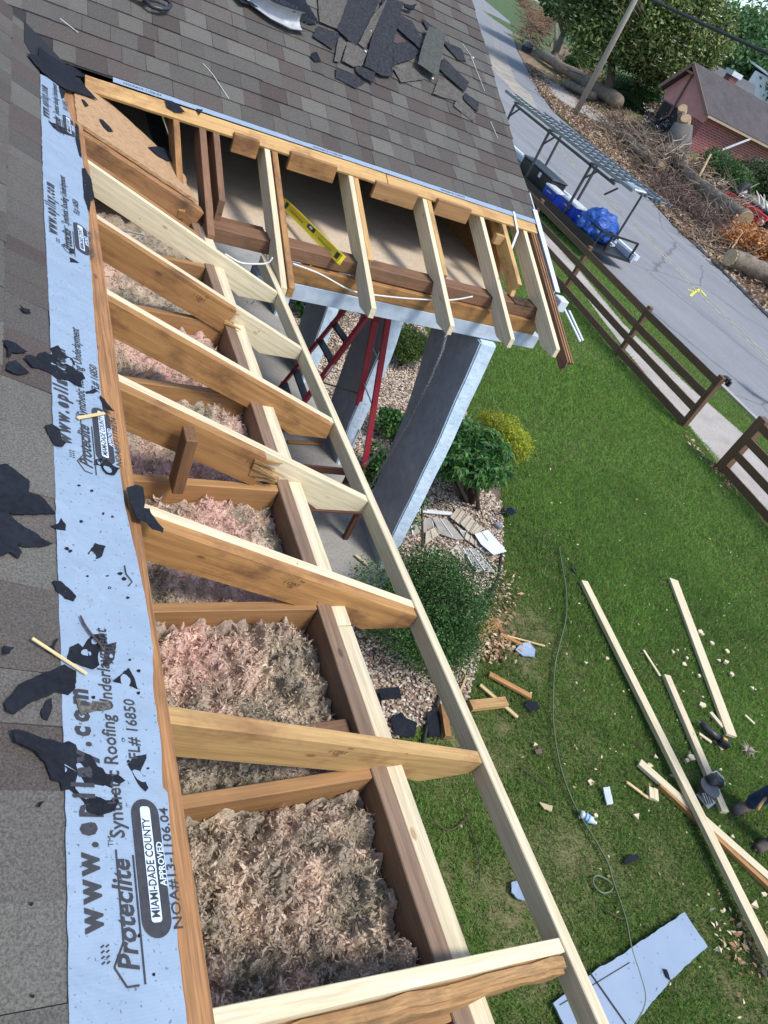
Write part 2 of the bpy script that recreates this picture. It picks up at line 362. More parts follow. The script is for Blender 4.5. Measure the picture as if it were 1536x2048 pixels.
for k in range(4):
    Y=.385+1.207*k; 
    text('www.epilay.com',tA(.2075,Y),.060,under,bold=.0026,sx=.80,space=1.42)
    text('Proteclite',tA(.262,Y-.065),.052,under,bold=.0012,sx=.86,sh=.25)
    text('Synthetic Roofing Underlayment',tA(.258,Y+.15),.041,under,bold=.0006,sx=.86)
    text('TM',tA(.236,Y+.135),.014,under)
    capsule(tA(.328,Y-.02),.245,.058,M_ink,under,.0135)
    capsule(tA(.3105,Y+.005),.205,.021,M_under2,under,.0142,r=.006)
    capsule(tA(.316,Y+.007),.201,.0215,M_ink,under,.0146,r=.005) if False else None
    text('MIAMI-DADE COUNTY',tA(.3070,Y+.012),.0225,under,bold=.0004,sx=.76,off=.0149)
    capsule(tA(.3285,Y+.06),.093,.0010,M_under2,under,.0149)
    text('APPROVED',tA(.3262,Y+.064),.0185,under,mat=M_under2,bold=.0004,sx=.86,off=.0149)
    text('NOA#13-1106.04',tA(.3475,Y-.01),.0265,under,bold=.0004,sx=1.12)
    text('FL# 16850',tA(.305,Y+.305),.037,under,bold=.0004,sx=.86)
    # little house outline of the mark
    mb=MB()
    for a,b_ in (((.26,Y-.085),(.24,Y-.085)),((.24,Y-.085),(.222,Y-.055)),((.222,Y-.055),(.24,Y-.02)),((.24,Y-.02),(.24,Y+.13)),((.27,Y-.085),(.27,Y+.12))):
        mb.bar(tA(*a)+NA*.0135,tA(*b_)+NA*.0135,.003,.0006,NA)
    for i in range(4):
        for j in range(2): mb.bar(tA(.216-j*.008,Y-.045+i*.008)+NA*.0135,tA(.211-j*.008,Y-.048+i*.008)+NA*.0135,.0025,.0006,NA)
    mb.build('house_mark',M_ink,under)
# ------------------------------------------------------------------ rafters of the main roof
def T(x): return 2.845+SL*(1.53-x)
def rafA(name,y,wd,mat,x1=1.53,x0=-1.2,dep=.15,parent=HP,pts=None,bot=2.775):
    if pts is None:
        if x1>1.3: pts=[(x0,T(x0)),(x1,T(x1)),(x1,bot),(1.30,bot),(1.19,T(1.19)-dep+.01),(x0,T(x0)-dep)]
        else: pts=[(x0,T(x0)),(x1,T(x1)),(x1-.02,T(x1)-dep*.4),(x1+.012,T(x1)-dep*.7),(x1-.015,T(x1)-dep),(x0,T(x0)-dep)]
    og=Vector((.6,y,T(.6))); ax=Vector((1,0,-SL)).normalized(); ay=Vector((SL,0,1)).normalized()
    L=[((Vector((p[0],y,p[1]))-og).dot(ax),(Vector((p[0],y,p[1]))-og).dot(ay)) for p in pts]
    return lprism(name,L,wd,mat,parent,og,ax,ay)
YF=[.257,.845,1.5,2.105,2.665,3.312,3.915]
W_rough=wood('rough_barked_rafter',(.52,.30,.12),(.34,.17,.06),(.08,.035,.015),1.3,(.13,.07,.03),.7)
o=rafA('rafter',YF[0]-.020,.038,W_new,x0=.2)
for nm_,y,x1 in (('old_rafter',YF[0]-.066,1.50),):
    a=Vector((.1,y,T(.1)-.10)); b_=Vector((1.5,y+.01,T(1.5)-.055))
    o=board(nm_,a,b_,.05,.10,W_rough,HP,(SL,0,1),.012,2,wear=.010)
rafA('old_rafter',YF[1]-.022,.044,W_oldpale,1.53)
rafA('rafter',YF[2]-.019,.038,W_new); rafA('old_rafter',YF[2]-.062,.044,W_old,1.52)
rafA('rafter',YF[3]-.019,.038,W_new); rafA('broken_rafter',YF[3]-.062,.044,W_old,.97)
rafA('rafter',YF[4]-.019,.038,W_new); rafA('old_rafter',YF[4]-.062,.044,W_old,1.50)
rafA('rafter',YF[5]-.019,.038,W_new); rafA('broken_rafter',YF[5]-.062,.044,W_old,1.10)
rafA('rafter',YF[6]-.019,.038,W_new); rafA('old_rafter',YF[6]+.024,.044,W_old,1.0)
# splinters at the two broken ends
rd=random.Random(4)
for bx,by in ((.97,YF[3]-.062),(1.10,YF[5]-.062)):
    mb=MB()
    for i in range(16 if bx<1 else 7):
        z=T(bx)-rd.uniform(.005,.14); y=by+rd.uniform(-.026,.02); L=rd.uniform(.03,.10) if bx<1 else rd.uniform(.02,.06)
        a=Vector((bx-.05,y,z)); b_=a+Vector((.05+L,rd.uniform(-.03,.01),-SL*L+rd.uniform(-.02,.03)))
        w_=rd.uniform(.006,.02); q=[a+Vector((0,0,w_)),a-Vector((0,0,w_)),b_-Vector((0,0,w_*.15)),b_+Vector((0,0,w_*.3))]
        mb.prism(q,rd.uniform(.003,.01),(0,-1,0))
    mb.build('splinters',W_oldpale,HP)
# lumber stamps on the aged rafters
M_stamp=flat('stamp_ink',(.08,.045,.03),.7)
for (u,v,yy) in ((385,590,YF[5]-.0855),(490,925,YF[3]-.0855),(565,1165,YF[2]-.0855),(655,1505,YF[1]-.0455)):
    p=aty(u,v,yy); x=Vector((1,0,-SL))
    text('1 CERT',p,.022,HP,mat=M_stamp,sx=1.,dx=x,n=(0,-1,0),off=.001,name='stamp')
    text('100',p+Vector((.02,0,-.022)),.016,HP,mat=M_stamp,dx=x,n=(0,-1,0),off=.001,name='stamp')
    text('2x6',p+Vector((.06,0,.005)),.014,HP,mat=M_stamp,dx=x,n=(0,-1,0),off=.001,name='stamp')
# ------------------------------------------------------------------ ceiling joists, plates, fascia
JY=[.19,.81,1.437,2.038,2.658,3.274,3.87]
for i,y in enumerate(JY):
    board('ceiling_joist',(-1.2,y-.019-.02*(i==1),2.86),(1.058,y-.019,2.86),.038,.14,W_joist,HP)
board('rim_board',(1.087,-2.6,2.855),(1.087,4.40,2.86),.054,.15,W_grey,HP,wear=.002)
board('wall_plate',(1.1455,-2.6,2.85),(1.1455,1.33,2.85),.058,.145,W_new,HP); board('wall_plate',(1.1455,1.333,2.85),(1.1455,4.4,2.85),.058,.145,W_new,HP)
board('fascia_board',(1.5505,-2.6,2.805),(1.5505,4.37,2.805),.038,.089,W_new,HP)
board('blocking',(.86,.93,2.865),(1.055,.93,2.875),.12,.04,W_dark,HP)
board('blocking',(1.0,-.2,2.87),(1.02,.15,2.87),.04,.12,W_joist,HP)
M_wall=nm('stucco_grey',[(.35,(.10,.105,.12)),(.65,(.13,.135,.15))],8,6,.8,.5,.006,fine=(14,.12),rand=False)
mb=MB(); mb.box((1.13,4.5,1.39),(.14,14,2.78)); mb.box((-7,-2.4,1.4),(16,.14,2.8)) if False else None
mb.build('house_wall',M_wall,HP)
mb=MB(); mb.box((-1.2,4.,2.775),(4.5,13,.02)); mb.build('attic_floor',W_panel,HP)
mb=MB(); mb.prism([(-8,-2.98,0),(1.1,-2.98,0),(1.1,-2.98,2.78),(.3,-2.98,zA(.3)-.03),(XR,-2.98,zA(XR)-.03),(-8,-2.98,2.9)],.1,(0,1,0)); mb.build('gable_wall',M_wall,HP)
# ------------------------------------------------------------------ porch roof framing
def TB(y): return 2.845+SL*(y-3.98)
def rafB(name,x,wd,mat,y0,y1,dep=.15,parent=HP,pts=None):
    if pts is None: pts=[(y1,TB(y1)),(y0,TB(y0)),(y0-.006,TB(y0)-.075),(y0+.17,TB(y0)-.09),(4.36,TB(4.36)-dep),(4.408,TB(4.408)-dep+.05),(4.41,2.935),(4.56,2.935),(4.62,TB(4.62)-dep),(y1,TB(y1)-dep)]
    og=Vector((x,4.6,TB(4.6))); ax=Vector((0,1,SL)).normalized(); ay=Vector((0,-SL,1)).normalized()
    L=[((Vector((x,p[0],p[1]))-og).dot(ax),(Vector((x,p[0],p[1]))-og).dot(ay)) for p in pts]
    return lprism(name,L,wd,mat,parent,og,ax,ay)
XB=[1.631,2.262,2.905,3.462,3.921]
for i,x in enumerate(XB):
    rafB('porch_rafter',x-.02-.012*(i==0),.040,W_new,3.975,5.30)
def rest(x,y1,y0,dep=.14): return [(y1,TB(y1)),(y0,TB(y0)),(y0+.03,TB(y0)-dep*.5),(y0+.01,TB(y0)-dep),(y1,TB(y1)-dep)]
rafB('old_rafter',XB[0]+.022,.042,W_old,0,0,pts=[(5.3,TB(5.3)),(3.99,TB(3.99)),(3.995,TB(3.99)-.07),(4.15,TB(4.)-.08),(4.4,TB(4.4)-.13),(5.3,TB(5.3)-.14)])
rafB('old_rafter',XB[1]+.022,.040,W_oldpale,0,0,pts=rest(0,5.3,4.36)); rafB('old_rafter',XB[2]+.022,.040,W_oldpale,0,0,pts=rest(0,5.3,4.40))
rafB('old_rafter',3.672,.042,W_oldpale,0,0,pts=rest(0,5.3,4.50))
board('blocking',(3.56,4.95,3.20),(3.655,4.96,3.20),.04,.08,W_oldpale,HP)
# rake boards at the gable end
for k,(dx,d,mt) in enumerate(((.028,.11,W_dark),(.050,.13,W_old),(.070,.12,W_dark))):
    rafB('rake_board',3.945+dx,.016,mt,0,0,pts=[(5.45,TB(5.45)+.005*k),(3.88-.01*k,TB(3.88)),(3.87+.03*k,TB(3.9)-d*.55),(3.92,TB(3.92)-d),(5.45,TB(5.45)-d)])
M_trim=nm('white_trim_metal',[(.3,(.55,.60,.66)),(.7,(.70,.75,.80))],4,4,.45)
M_blue=nm('pale_blue_paint',[(.35,(.40,.47,.56)),(.65,(.50,.57,.66))],5,6,.65,.4,.008,fine=(10,.06),rand=False)
rafB('rake_trim',4.075,.012,M_trim,0,0,pts=[(5.5,TB(5.5)+.02),(4.55,TB(4.55)+.02),(4.55,TB(4.55)-.14),(5.5,TB(5.5)-.14)]); rafB('rake_trim',4.03,.012,M_trim,0,0,pts=[(8.,TB(8)),(5.5,TB(5.5)),(5.5,TB(5.5)-.14),(8.,TB(8)-.14)])
rafB('rake_trim',4.06,.05,M_trim,0,0,pts=[(5.3,TB(5.3)+.035),(4.5,TB(4.5)+.025),(4.5,TB(4.5)+.017),(5.3,TB(5.3)+.027)])
mb=MB(); mb.box((4.14,4.50,2.99),(.09,.11,.10)); o=mb.build('gutter_end',M_trim,HP); bevel(o,.006)
for a in ((4.19,4.30),(4.24,4.33)): board('trim_strip',(a[0],4.46,2.97),(a[0]+.06,a[1]-.14,2.86),.022,.012,M_trim,HP)
# sawn sheathing strip, underlayment strip, blocks
def tB(x,y,h=0.): return Vector((x,y,zB(y)))+NB*h
o=board('sheathing_edge',tB(.44,5.105,-.010),tB(2.55,5.113,-.010),.125,.019,W_oldpale,HP,NB,.002,wear=.0025)
o=board('sheathing_edge',tB(2.556,5.113,-.010),tB(4.03,5.122,-.010),.118,.019,W_oldpale,HP,NB,.002,wear=.0025)
mb=MB(); mb.prism([tB(.6,5.168,.006),tB(2.4,5.168,.006),tB(4.06,5.16,.006),tB(4.06,5.207,.006),tB(2.4,5.207,.006),tB(.6,5.207,.006)],.0015,NB); us=mb.build('underlayment_strip',M_under,HP)
for x in (.66,1.95,3.05): text('NOA#13-1106.04',tB(x,5.180),.021,us,bold=.0003,sx=1.5,dx=(1,0,0),n=NB,off=.009)
for (ua,va,ub,vb) in ((471,268,521,289),(584,308,677,337),(755,365,838,395),(880,400,945,425)):
    p=aty(ua,va,5.02); q=aty(ub,vb,5.02); o=board('blocking',(p.x,5.055,(p.z+q.z)/2-.055),(q.x,5.055,(p.z+q.z)/2-.055),.04,.12,W_old if ua<600 else W_joist,HP)
# metal strap
board('metal_strap',tB(3.80,5.21,.012),tB(3.78,5.0,.012),.022,.003,M_trim,HP,NB)
board('metal_strap',tB(3.78,5.0,.012),(3.76,4.93,3.13),.022,.003,M_trim,HP,NB)
# porch beam: plate, lower plank, painted trim
board('porch_plate',(.9,4.48,2.885),(3.98,4.49,2.885),.14,.09,W_dark,HP,wear=.003)
board('porch_plank',(1.62,4.40,2.765),(3.97,4.42,2.775),.06,.12,W_old,HP,wear=.002)
board('porch_plate_end',(3.65,4.485,2.934),(3.97,4.49,2.934),.14,.012,nm('rotten_wood',[(.4,(.02,.015,.01)),(.6,(.09,.05,.03))],14,6,.95,.6),HP,wear=.006)
board('porch_beam_trim',(1.55,4.45,2.64),(4.05,4.47,2.655),.16,.12,M_blue,HP)
board('porch_beam_trim',(3.56,4.56,2.645),(3.56,12,2.645),.15,.12,M_blue,HP)
flatsheet('porch_ceiling',[(1.2,4.5,2.80),(3.9,4.5,2.80),(3.9,11.5,2.80),(1.2,11.5,2.80)],W_panel,.012,(0,0,1))
# gable end above the street beam
mb=MB(); mb.prism([(3.88,4.9,2.7),(3.88,YR,2.7),(3.88,11.5,2.7),(3.88,YR,zB(YR)-.03),(3.88,5.45,zB(5.45)-.03)],.03,(-1,0,0)); mb.build('gable_wall',W_joist,HP)
# valley leftovers
W_stain=wood('stained_lumber',(.40,.20,.08),(.24,.11,.045),(.06,.03,.015),1.2,(.07,.035,.018),.9)
board('valley_rafter',(.15,4.245,zA(.15)-.10),(1.09,4.43,zA(1.09)-.10),.075,.15,W_stain,HP,(SL,0,1),.004,wear=.004)
rem=[(.35,4.30),(1.075,4.44),(1.06,4.50),(1.03,4.60),(1.04,4.75),(1.0,4.86),(.95,4.90),(.56,5.10),(.36,5.0)]
o=flatsheet('sheathing_remnant',densify([Vector((x,y,zA(x)-.012)) for x,y in rem],.04,.004,3),nm('raw_sheathing',[(.3,(.22,.12,.06)),(.45,(.40,.24,.12)),(.7,(.50,.34,.19))],9,9,.85,.4,.004,(2,9,9)),.018,NA)
rafB('jack_rafter',.985,.04,W_old,0,0,pts=[(5.4,TB(5.4)),(4.36,TB(4.36)),(4.37,TB(4.37)-.06),(4.55,TB(4.55)-.14),(5.4,TB(5.4)-.14)])
rafB('jack_rafter',1.155,.045,W_dark,0,0,pts=[(5.4,TB(5.4)),(4.24,TB(4.24)),(4.24,TB(4.24)-.06),(4.4,TB(4.4)-.14),(5.4,TB(5.4)-.14)])
rafB('jack_rafter',1.245,.042,W_dark,0,0,pts=[(5.4,TB(5.4)),(4.52,TB(4.52)),(4.52,TB(4.52)-.14),(5.4,TB(5.4)-.14)])
board('beam',(.9,4.62,2.85),(1.6,4.64,2.85),.10,.10,W_dark,HP,wear=.004)
# ------------------------------------------------------------------ porch: slab, piers
M_conc=nm('concrete',[(.3,(.24,.235,.22)),(.55,(.32,.31,.29)),(.75,(.38,.37,.35))],2.5,7,.85,.2,.004,fine=(60,.12),rand=False)
mb=MB(); mb.box((2.45,7.65,.072),(2.55,8.1,.144)); o=mb.build('porch_slab',M_conc,HP); bevel(o,.01)
M_bpier_shade=nm('shaded_blue_stucco',[(.35,(.34,.375,.43)),(.65,(.41,.445,.50))],3,7,.6,.9,.012,fine=(9,.10),rand=False)  # same light blue pier paint, with the shade put into its colour
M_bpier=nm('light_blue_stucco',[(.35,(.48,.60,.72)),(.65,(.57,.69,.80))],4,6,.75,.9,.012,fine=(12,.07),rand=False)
def pier(y0,full):
    prof=[(0,0),(.04,.3),(.08,.9),(.14,1.5),(.22,2.1),(.28,2.58)]
    bk=[(.64,0),(.65,.3),(.70,.8),(.80,1.5),(.95,2.0),(1.04,2.25),(1.05,2.58)]
    xa,xb=3.48,3.645; n=14
    def cv(t,z):
        for (a,za),(b_,zb) in zip(t,t[1:]):
            if z<=zb: return a+(b_-a)*(z-za)/(zb-za)
        return t[-1][0]
    V=[];F=[]
    for i in range(n+1):
        z=2.58*i/n
        jx=noise.noise((y0,z*2.2,1))*.02; jy=noise.noise((y0,z*2.2,5))*.025
        V+=[(xa+jx,y0+cv(prof,z)+jy,z+.144*(1-i/n)),(xb+jx,y0+cv(prof,z)+jy*.6,z),(xb,y0+cv(bk,z)+jy,z),(xa+jx,y0+cv(bk,z)+jx,z)]
    for i in range(n):
        for k in range(4): F.append((4*i+k,4*i+(k+1)%4,4*i+4+(k+1)%4,4*i+4+k))
    F.append(tuple(range(4*n,4*n+4)))
    o=mesh('porch_pier',V,F,M_bpier); o.data.materials.append(M_bpier_shade)
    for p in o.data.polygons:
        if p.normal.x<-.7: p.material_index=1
    bevel(o,.012,2); put(o,HP)
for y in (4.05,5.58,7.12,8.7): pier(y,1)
# wires tacked along the beam
M_wire=flat('white_cable',(.72,.72,.70),.5)
def cab(name,pts,r,mat,parent=None,sm_=True,n=6):
    mb=MB()
    P=[Vector(p) for p in pts]; Q=[]
    for i in range(len(P)-1):
        a=P[max(i-1,0)];b_=P[i];c_=P[i+1];d=P[min(i+2,len(P)-1)]
        for k in range(8):
            t=k/8; Q.append(.5*((2*b_)+(c_-a)*t+(2*a-5*b_+4*c_-d)*t*t+(3*b_-a-3*c_+d)*t*t*t))
    Q.append(P[-1]); mb.tube(Q,r,n); return mb.build(name,mat,parent,sm_)
o=cab('cable',[aty(u,v,4.33) for u,v in ((585,527),(640,548),(700,580),(750,590),(830,598),(900,600),(945,593))],.006,M_wire)
tag(o,'white electrical cable sagging in front of the porch beam','cable')
o=cab('cable',[aty(u,v,4.1) for u,v in ((450,508),(480,525),(510,528),(535,526),(545,515))],.006,M_wire)
tag(o,'short white cable crossing the brown beam beside the first porch rafter','cable')
o=cab('cable',[at(u,v,2.93) for u,v in ((214,443),(206,448),(212,456),(250,462),(285,470),(284,478))],.005,M_wire)
tag(o,'white cable loop lying in the attic between the two topmost rafters','cable')
# insulation
PAL=[(.60,.36,.29),(.55,.30,.25),(.62,.46,.36),(.46,.38,.29),(.30,.26,.20),(.58,.44,.30),(.36,.30,.24)]
def insul(x0,x1,y0,y1,z,pink,seed,nt_,amp=.05):
    V=[];F=[];C=[]; st=.0075 if y0<1.4 else .010; nx=int((x1-x0)/st); ny=int((y1-y0)/st)
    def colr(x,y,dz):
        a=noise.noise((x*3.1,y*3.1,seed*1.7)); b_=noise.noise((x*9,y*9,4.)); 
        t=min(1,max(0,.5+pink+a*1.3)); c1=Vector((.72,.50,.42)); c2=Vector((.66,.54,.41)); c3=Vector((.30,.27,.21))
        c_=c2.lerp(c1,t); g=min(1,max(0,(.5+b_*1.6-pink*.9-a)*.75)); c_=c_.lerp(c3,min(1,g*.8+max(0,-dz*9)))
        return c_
    def hz(x,y):
        q=Vector((x,y,seed)); h=noise.noise(q*4)*.7+abs(noise.noise(q*11))*1.7+abs(noise.noise(q*24+Vector((5,1,0))))*1.15+abs(noise.noise(q*52))*.6-.9
        return z+h*amp-.035*sm(x1-.13,x1,x)*(x1>1)+(.012*noise.noise((x*6,y*6,9)))
    for j in range(ny+1):
        for i in range(nx+1):
            x=x0+(x1-x0)*i/nx; y=y0+(y1-y0)*j/ny; h=hz(x,y)
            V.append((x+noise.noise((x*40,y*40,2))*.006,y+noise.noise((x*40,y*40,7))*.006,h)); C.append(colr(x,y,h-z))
    for j in range(ny):
        for i in range(nx): a=j*(nx+1)+i; F.append((a,a+1,a+nx+2,a+nx+1))
    rd=random.Random(seed)
    for k in range(nt_):
        x=rd.uniform(x0+.01,x1-.01); y=rd.uniform(y0+.01,y1-.01); p=Vector((x,y,hz(x,y)+rd.uniform(-.003,.005)))
        d=Vector((rd.gauss(0,1),rd.gauss(0,1),rd.uniform(-.1,.7))).normalized(); s=d.cross(Vector((rd.gauss(0,1),rd.gauss(0,1),rd.gauss(0,1)))).normalized()
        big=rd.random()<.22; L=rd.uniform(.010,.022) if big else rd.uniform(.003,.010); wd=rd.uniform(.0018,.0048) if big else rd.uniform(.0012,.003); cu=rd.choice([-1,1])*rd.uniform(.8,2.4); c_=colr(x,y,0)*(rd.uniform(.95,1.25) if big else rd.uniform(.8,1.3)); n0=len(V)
        up=s.cross(d)
        for m_ in range(4):
            t=m_/3; w2=wd*(1-abs(2*t-1)**2*.7)
            V.append(p-s*w2); V.append(p+s*w2); C+= [c_,c_]
            p=p+d*(L/3*1.6); d=(d+up*cu*.5).normalized(); up=s.cross(d)
        for m_ in range(3): F.append((n0+2*m_,n0+2*m_+1,n0+2*m_+3,n0+2*m_+2))
    return V,F,C
M_ins=colmat('fibre_insulation',.95,(160,.30),.25,bmp=.6,spec=.1)
V=[];F=[];C=[]
for (x0,x1,y0,y1,z,pk,n_,am) in ((.15,1.055,.235,.765,2.865,-.25,24000,.060),(.15,1.055,.83,1.395,2.865,-.05,21000,.056),(.15,1.055,1.44,1.995,2.86,.10,12000,.038),(.15,1.055,2.045,2.615,2.86,.25,9000,.038),(.15,1.055,2.665,3.23,2.85,.2,6000,.038),(.15,1.055,3.28,3.85,2.845,.05,3000,.03),(.15,1.03,-.5,.15,2.83,.1,2000,.03),(.3,1.25,3.9,4.42,2.84,-.4,1800,.03)):
    a,b_,c_=insul(x0,x1,y0,y1,z,pk,int(y0*10)+3,n_,am); n0=len(V); V+=a; F+=[tuple(i+n0 for i in f) for f in b_]; C+=c_
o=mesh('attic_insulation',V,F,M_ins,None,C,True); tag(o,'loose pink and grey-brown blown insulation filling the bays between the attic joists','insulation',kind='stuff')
# ================================================================== GROUND
def blobs(L):
    return [(at(u,v),r,s) for u,v,r,s in L]
DIRT=blobs([(1000,1790,.30,.9),(1130,1690,.22,.6),(900,1500,.3,.7),(1020,1500,.3,.5),(1000,1620,.25,.5),(870,1750,.35,.9),(1060,1900,.3,.8),(1150,1740,.18,.5),(1400,1430,.25,.35),(1330,1180,.35,.35),(1430,1250,.4,.55),(1490,1290,.3,.6),(1310,1110,.4,.35),(1120,1160,.3,.25),(1080,1120,.3,.5),(1040,1230,.35,.6),(1010,1290,.35,.8),(1500,1850,.25,.6),(1330,1700,.2,.4),(1380,1560,.15,.5),(1180,1500,.2,.2),(1060,1350,.3,.3),(1270,960,.4,.15),(1480,1980,.3,.5),(1010,1450,.3,.5),(1250,1760,.22,.5)])
def dirt(x,y):
    d=noise.noise((x*1.1,y*1.1,3.3))*.35+noise.noise((x*4,y*4,1.3))*.30+noise.noise((x*13,y*13,1.3))*.22-.12
    d-=.28*sm(5.2,7.5,x)+.12*sm(4,7,y)
    d+=.12*sm(7,4,x)*sm(5.,2.,y)
    for p,r,s in DIRT:
        q=((x-p.x)**2+(y-p.y)**2)/(r*r)
        if q<6: d+=s*.7*math.exp(-q)*(.65+.9*noise.noise((x*9,y*9,4))+.4*noise.noise((x*25,y*25,4)))
    fx=11.55+.03*(y-7.8)
    q=abs(x-fx+.12)/.20
    if q<3 and y>5: d+=.75*math.exp(-q*q)*(.7+.6*noise.noise((x*2,y*2,0)))
    return min(1,max(0,d))
BED=[(-2,0),(2.55,0),(2.55,1.4),(3.05,2.3),(3.9,2.55),(4.45,3.2),(4.75,3.8),(5.15,4.1),(5.45,4.6),(5.75,5.2),(6.1,5.9),(6.15,6.9),(6.2,8.),(6.4,9.2),(6.6,12),(6.6,16),(-2,16)]
def inpoly(x,y,P):
    c=False
    for (x0,y0),(x1,y1) in zip(P,P[1:]+P[:1]):
        if (y0>y)!=(y1>y) and x<(x1-x0)*(y-y0)/(y1-y0)+x0: c=not c
    return c
M_far=nm('far_grass',[(.35,(.045,.085,.02)),(.65,(.075,.12,.03))],.6,8,.95,fine=(9,.25),rand=False)
xs=sorted(set([-300,-150,-80,-40,-20,-10,-3,0,2,5,8,11,14.5]+list(np.arange(16,60,1.5))+[65,75,90,120,170,260,420])); ys=sorted(set([-200,-100,-50,-25,-10,-3]+list(np.arange(0,80,2.))+[90,110,140,190,260,380]))
V=[(x,y,ter(x,y)-.012) for y in ys for x in xs]; nx=len(xs)
F=[(j*nx+i,j*nx+i+1,(j+1)*nx+i+1,(j+1)*nx+i) for j in range(len(ys)-1) for i in range(nx-1)]
tag(mesh('ground',V,F,M_far,smooth=True),kind='structure')
M_soil=colmat('soil_and_turf',.95,(55,.35),bmp=.8,spec=.1)
V=[];F=[];C=[]; gx=np.arange(2,14.9,.085); gy=np.arange(-2.5,22,.085)
for y in gy:
    for x in gx:
        d=dirt(x,y); c_=Vector((.09,.12,.035)).lerp(Vector((.19,.155,.09)),d*.85); V.append((x,y,-.004+noise.noise((x*3,y*3,0))*.006)); C.append(c_)
n_=len(gx)
for j in range(len(gy)-1):
    for i in range(n_-1): F.append((j*n_+i,j*n_+i+1,(j+1)*n_+i+1,(j+1)*n_+i))
tag(mesh('lawn',V,F,M_soil,None,C,True),kind='structure')
# gravel bed
M_bed=nm('bed_soil',[(.35,(.10,.07,.05)),(.65,(.2,.15,.11))],9,6,.95,fine=(70,.3),rand=False)
mb=MB(); mb.prism([(x,y,.004) for x,y in BED],.004); tag(mb.build('gravel_bed',M_bed),kind='structure')
def pebbles(name,n,fn,mat,s0,s1,cols,label,seed=1):
    r=np.random.default_rng(seed); V=[];F=[];C=[]; k=0
    oct_=np.array([(1,0,0),(0,1,0),(-1,0,0),(0,-1,0),(0,0,1),(.6,.6,-.3),(-.6,.6,-.3),(-.6,-.6,-.3),(.6,-.6,-.3)],float)
    fc=[(0,1,4),(1,2,4),(2,3,4),(3,0,4),(0,5,1),(1,6,2),(2,7,3),(3,8,0)]
    while k<n:
        p=fn(r)
        if p is None: continue
        s=r.uniform(s0,s1)*np.array([1.2,.8,.55])*r.uniform(.8,1.2,3); a=r.uniform(0,6.28); ca,sa=math.cos(a),math.sin(a)
        q=oct_*r.uniform(.8,1.2,(9,1))*s; q=np.stack([q[:,0]*ca-q[:,1]*sa,q[:,0]*sa+q[:,1]*ca,q[:,2]],1)+np.array(p)
        c_=cols[int(r.integers(len(cols)))]; f=r.uniform(.75,1.25); b0=len(V)
        V+=q.tolist(); F+=[tuple(i+b0 for i in f_) for f_ in fc]; C+=[[x*f for x in c_]]*9; k+=1
    o=mesh(name,V,F,mat,None,C); tag(o,label,kind='stuff'); return o
M_peb=colmat('pebble',.8,spec=.3)
GC=[(.46,.36,.27),(.55,.46,.37),(.36,.26,.19),(.62,.56,.48),(.28,.20,.15),(.50,.42,.36),(.22,.17,.14)]
def bedpt(r):
    x=r.uniform(2.3,6.6); y=r.uniform(1.2,12)
    if not inpoly(x,y,BED) or (x<3.70 and 3.62<y<12): return None
    if y>8 and r.random()<.4: return None
    if x>5 and noise.noise((x*3,y*3,1))>.45 : return None
    return (x,y,.014+r.uniform(0,.014))
pebbles('gravel',46000,bedpt,M_peb,.009,.020,GC,'tan and cream river pebbles covering the planting bed around the porch piers')
M_edge=flat('black_edging',(.02,.02,.02),.6)
def line(name,px,r,mat,label,cat,z=.03,smo=True,group=None):
    o=cab(name,[at(u,v,z) for u,v in px],r,mat,None,smo,6); tag(o,label,cat,group); return o
line('bed_edging',[(1003,1108),(997,1150),(985,1180),(950,1240),(905,1310),(880,1390),(855,1450),(845,1500)],.018,M_edge,'black plastic edging strip curving along the gravel bed','edging')
# sidewalk, road, kerbs
def strip(name,A,B,z,mat,h=None,kind='structure'):
    mb=MB(); n=len(A)
    for i in range(n-1):
        a,b_,c_,d=[(p[0],p[1],z+ter(p[0],p[1])) for p in (A[i],B[i],B[i+1],A[i+1])]
        if h: mb.prism([a,b_,c_,d],h)
        else: mb.add([a,b_,c_,d],[(0,1,2,3)])
    return tag(mb.build(name,mat),kind=kind)
M_walk=nm('sidewalk_concrete',[(.3,(.30,.27,.24)),(.5,(.38,.345,.31)),(.75,(.44,.41,.37))],1.3,8,.9,fine=(28,.12),rand=False)
strip('sidewalk',[(11.1,-20),(11.55,6.3),(11.8,7.9),(12.09,10.5),(12.4,12.2),(12.79,13.9),(13.1,20),(13.6,30)],[(13.5,-20),(13.6,6.3),(13.6,7.9),(13.28,9.4),(13.1,11.9),(13.5,14.6),(14.0,20),(14.8,30)],.006,M_walk)
M_road,nt,b=newmat('asphalt'); c0=coords(nt,rand=False)
n=N(nt,'ShaderNodeTexNoise',Scale=.55,Detail=9.,Roughness=.65); nt.links.new(c0,n.inputs['Vector'])
mpp=N(nt,'ShaderNodeMapping'); mpp.inputs['Scale'].default_value=(1.5,.09,1); nt.links.new(c0,mpp.inputs[0])
nl=N(nt,'ShaderNodeTexNoise',Scale=1.,Detail=6.,Roughness=.6); nt.links.new(mpp.outputs[0],nl.inputs['Vector'])
col=ramp(nt,n.outputs[0],[(.3,(.185,.19,.20)),(.7,(.25,.255,.265))]); col=mix(nt,.5,col,ramp(nt,nl.outputs[0],[(.35,(.18,.185,.195)),(.65,(.27,.275,.285))]))
n2=N(nt,'ShaderNodeTexNoise',Scale=45.,Detail=3.,Roughness=.8); nt.links.new(c0,n2.inputs['Vector'])
col=mix(nt,1.,col,ramp(nt,n2.outputs[0],[(.35,(.82,.82,.82)),(.65,(1.16,1.16,1.16))]),'MULTIPLY')
vo=N(nt,'ShaderNodeTexVoronoi',Scale=.22,feature='DISTANCE_TO_EDGE'); dn=N(nt,'ShaderNodeTexNoise',Scale=1.2,Detail=6.); nt.links.new(c0,dn.inputs['Vector'])
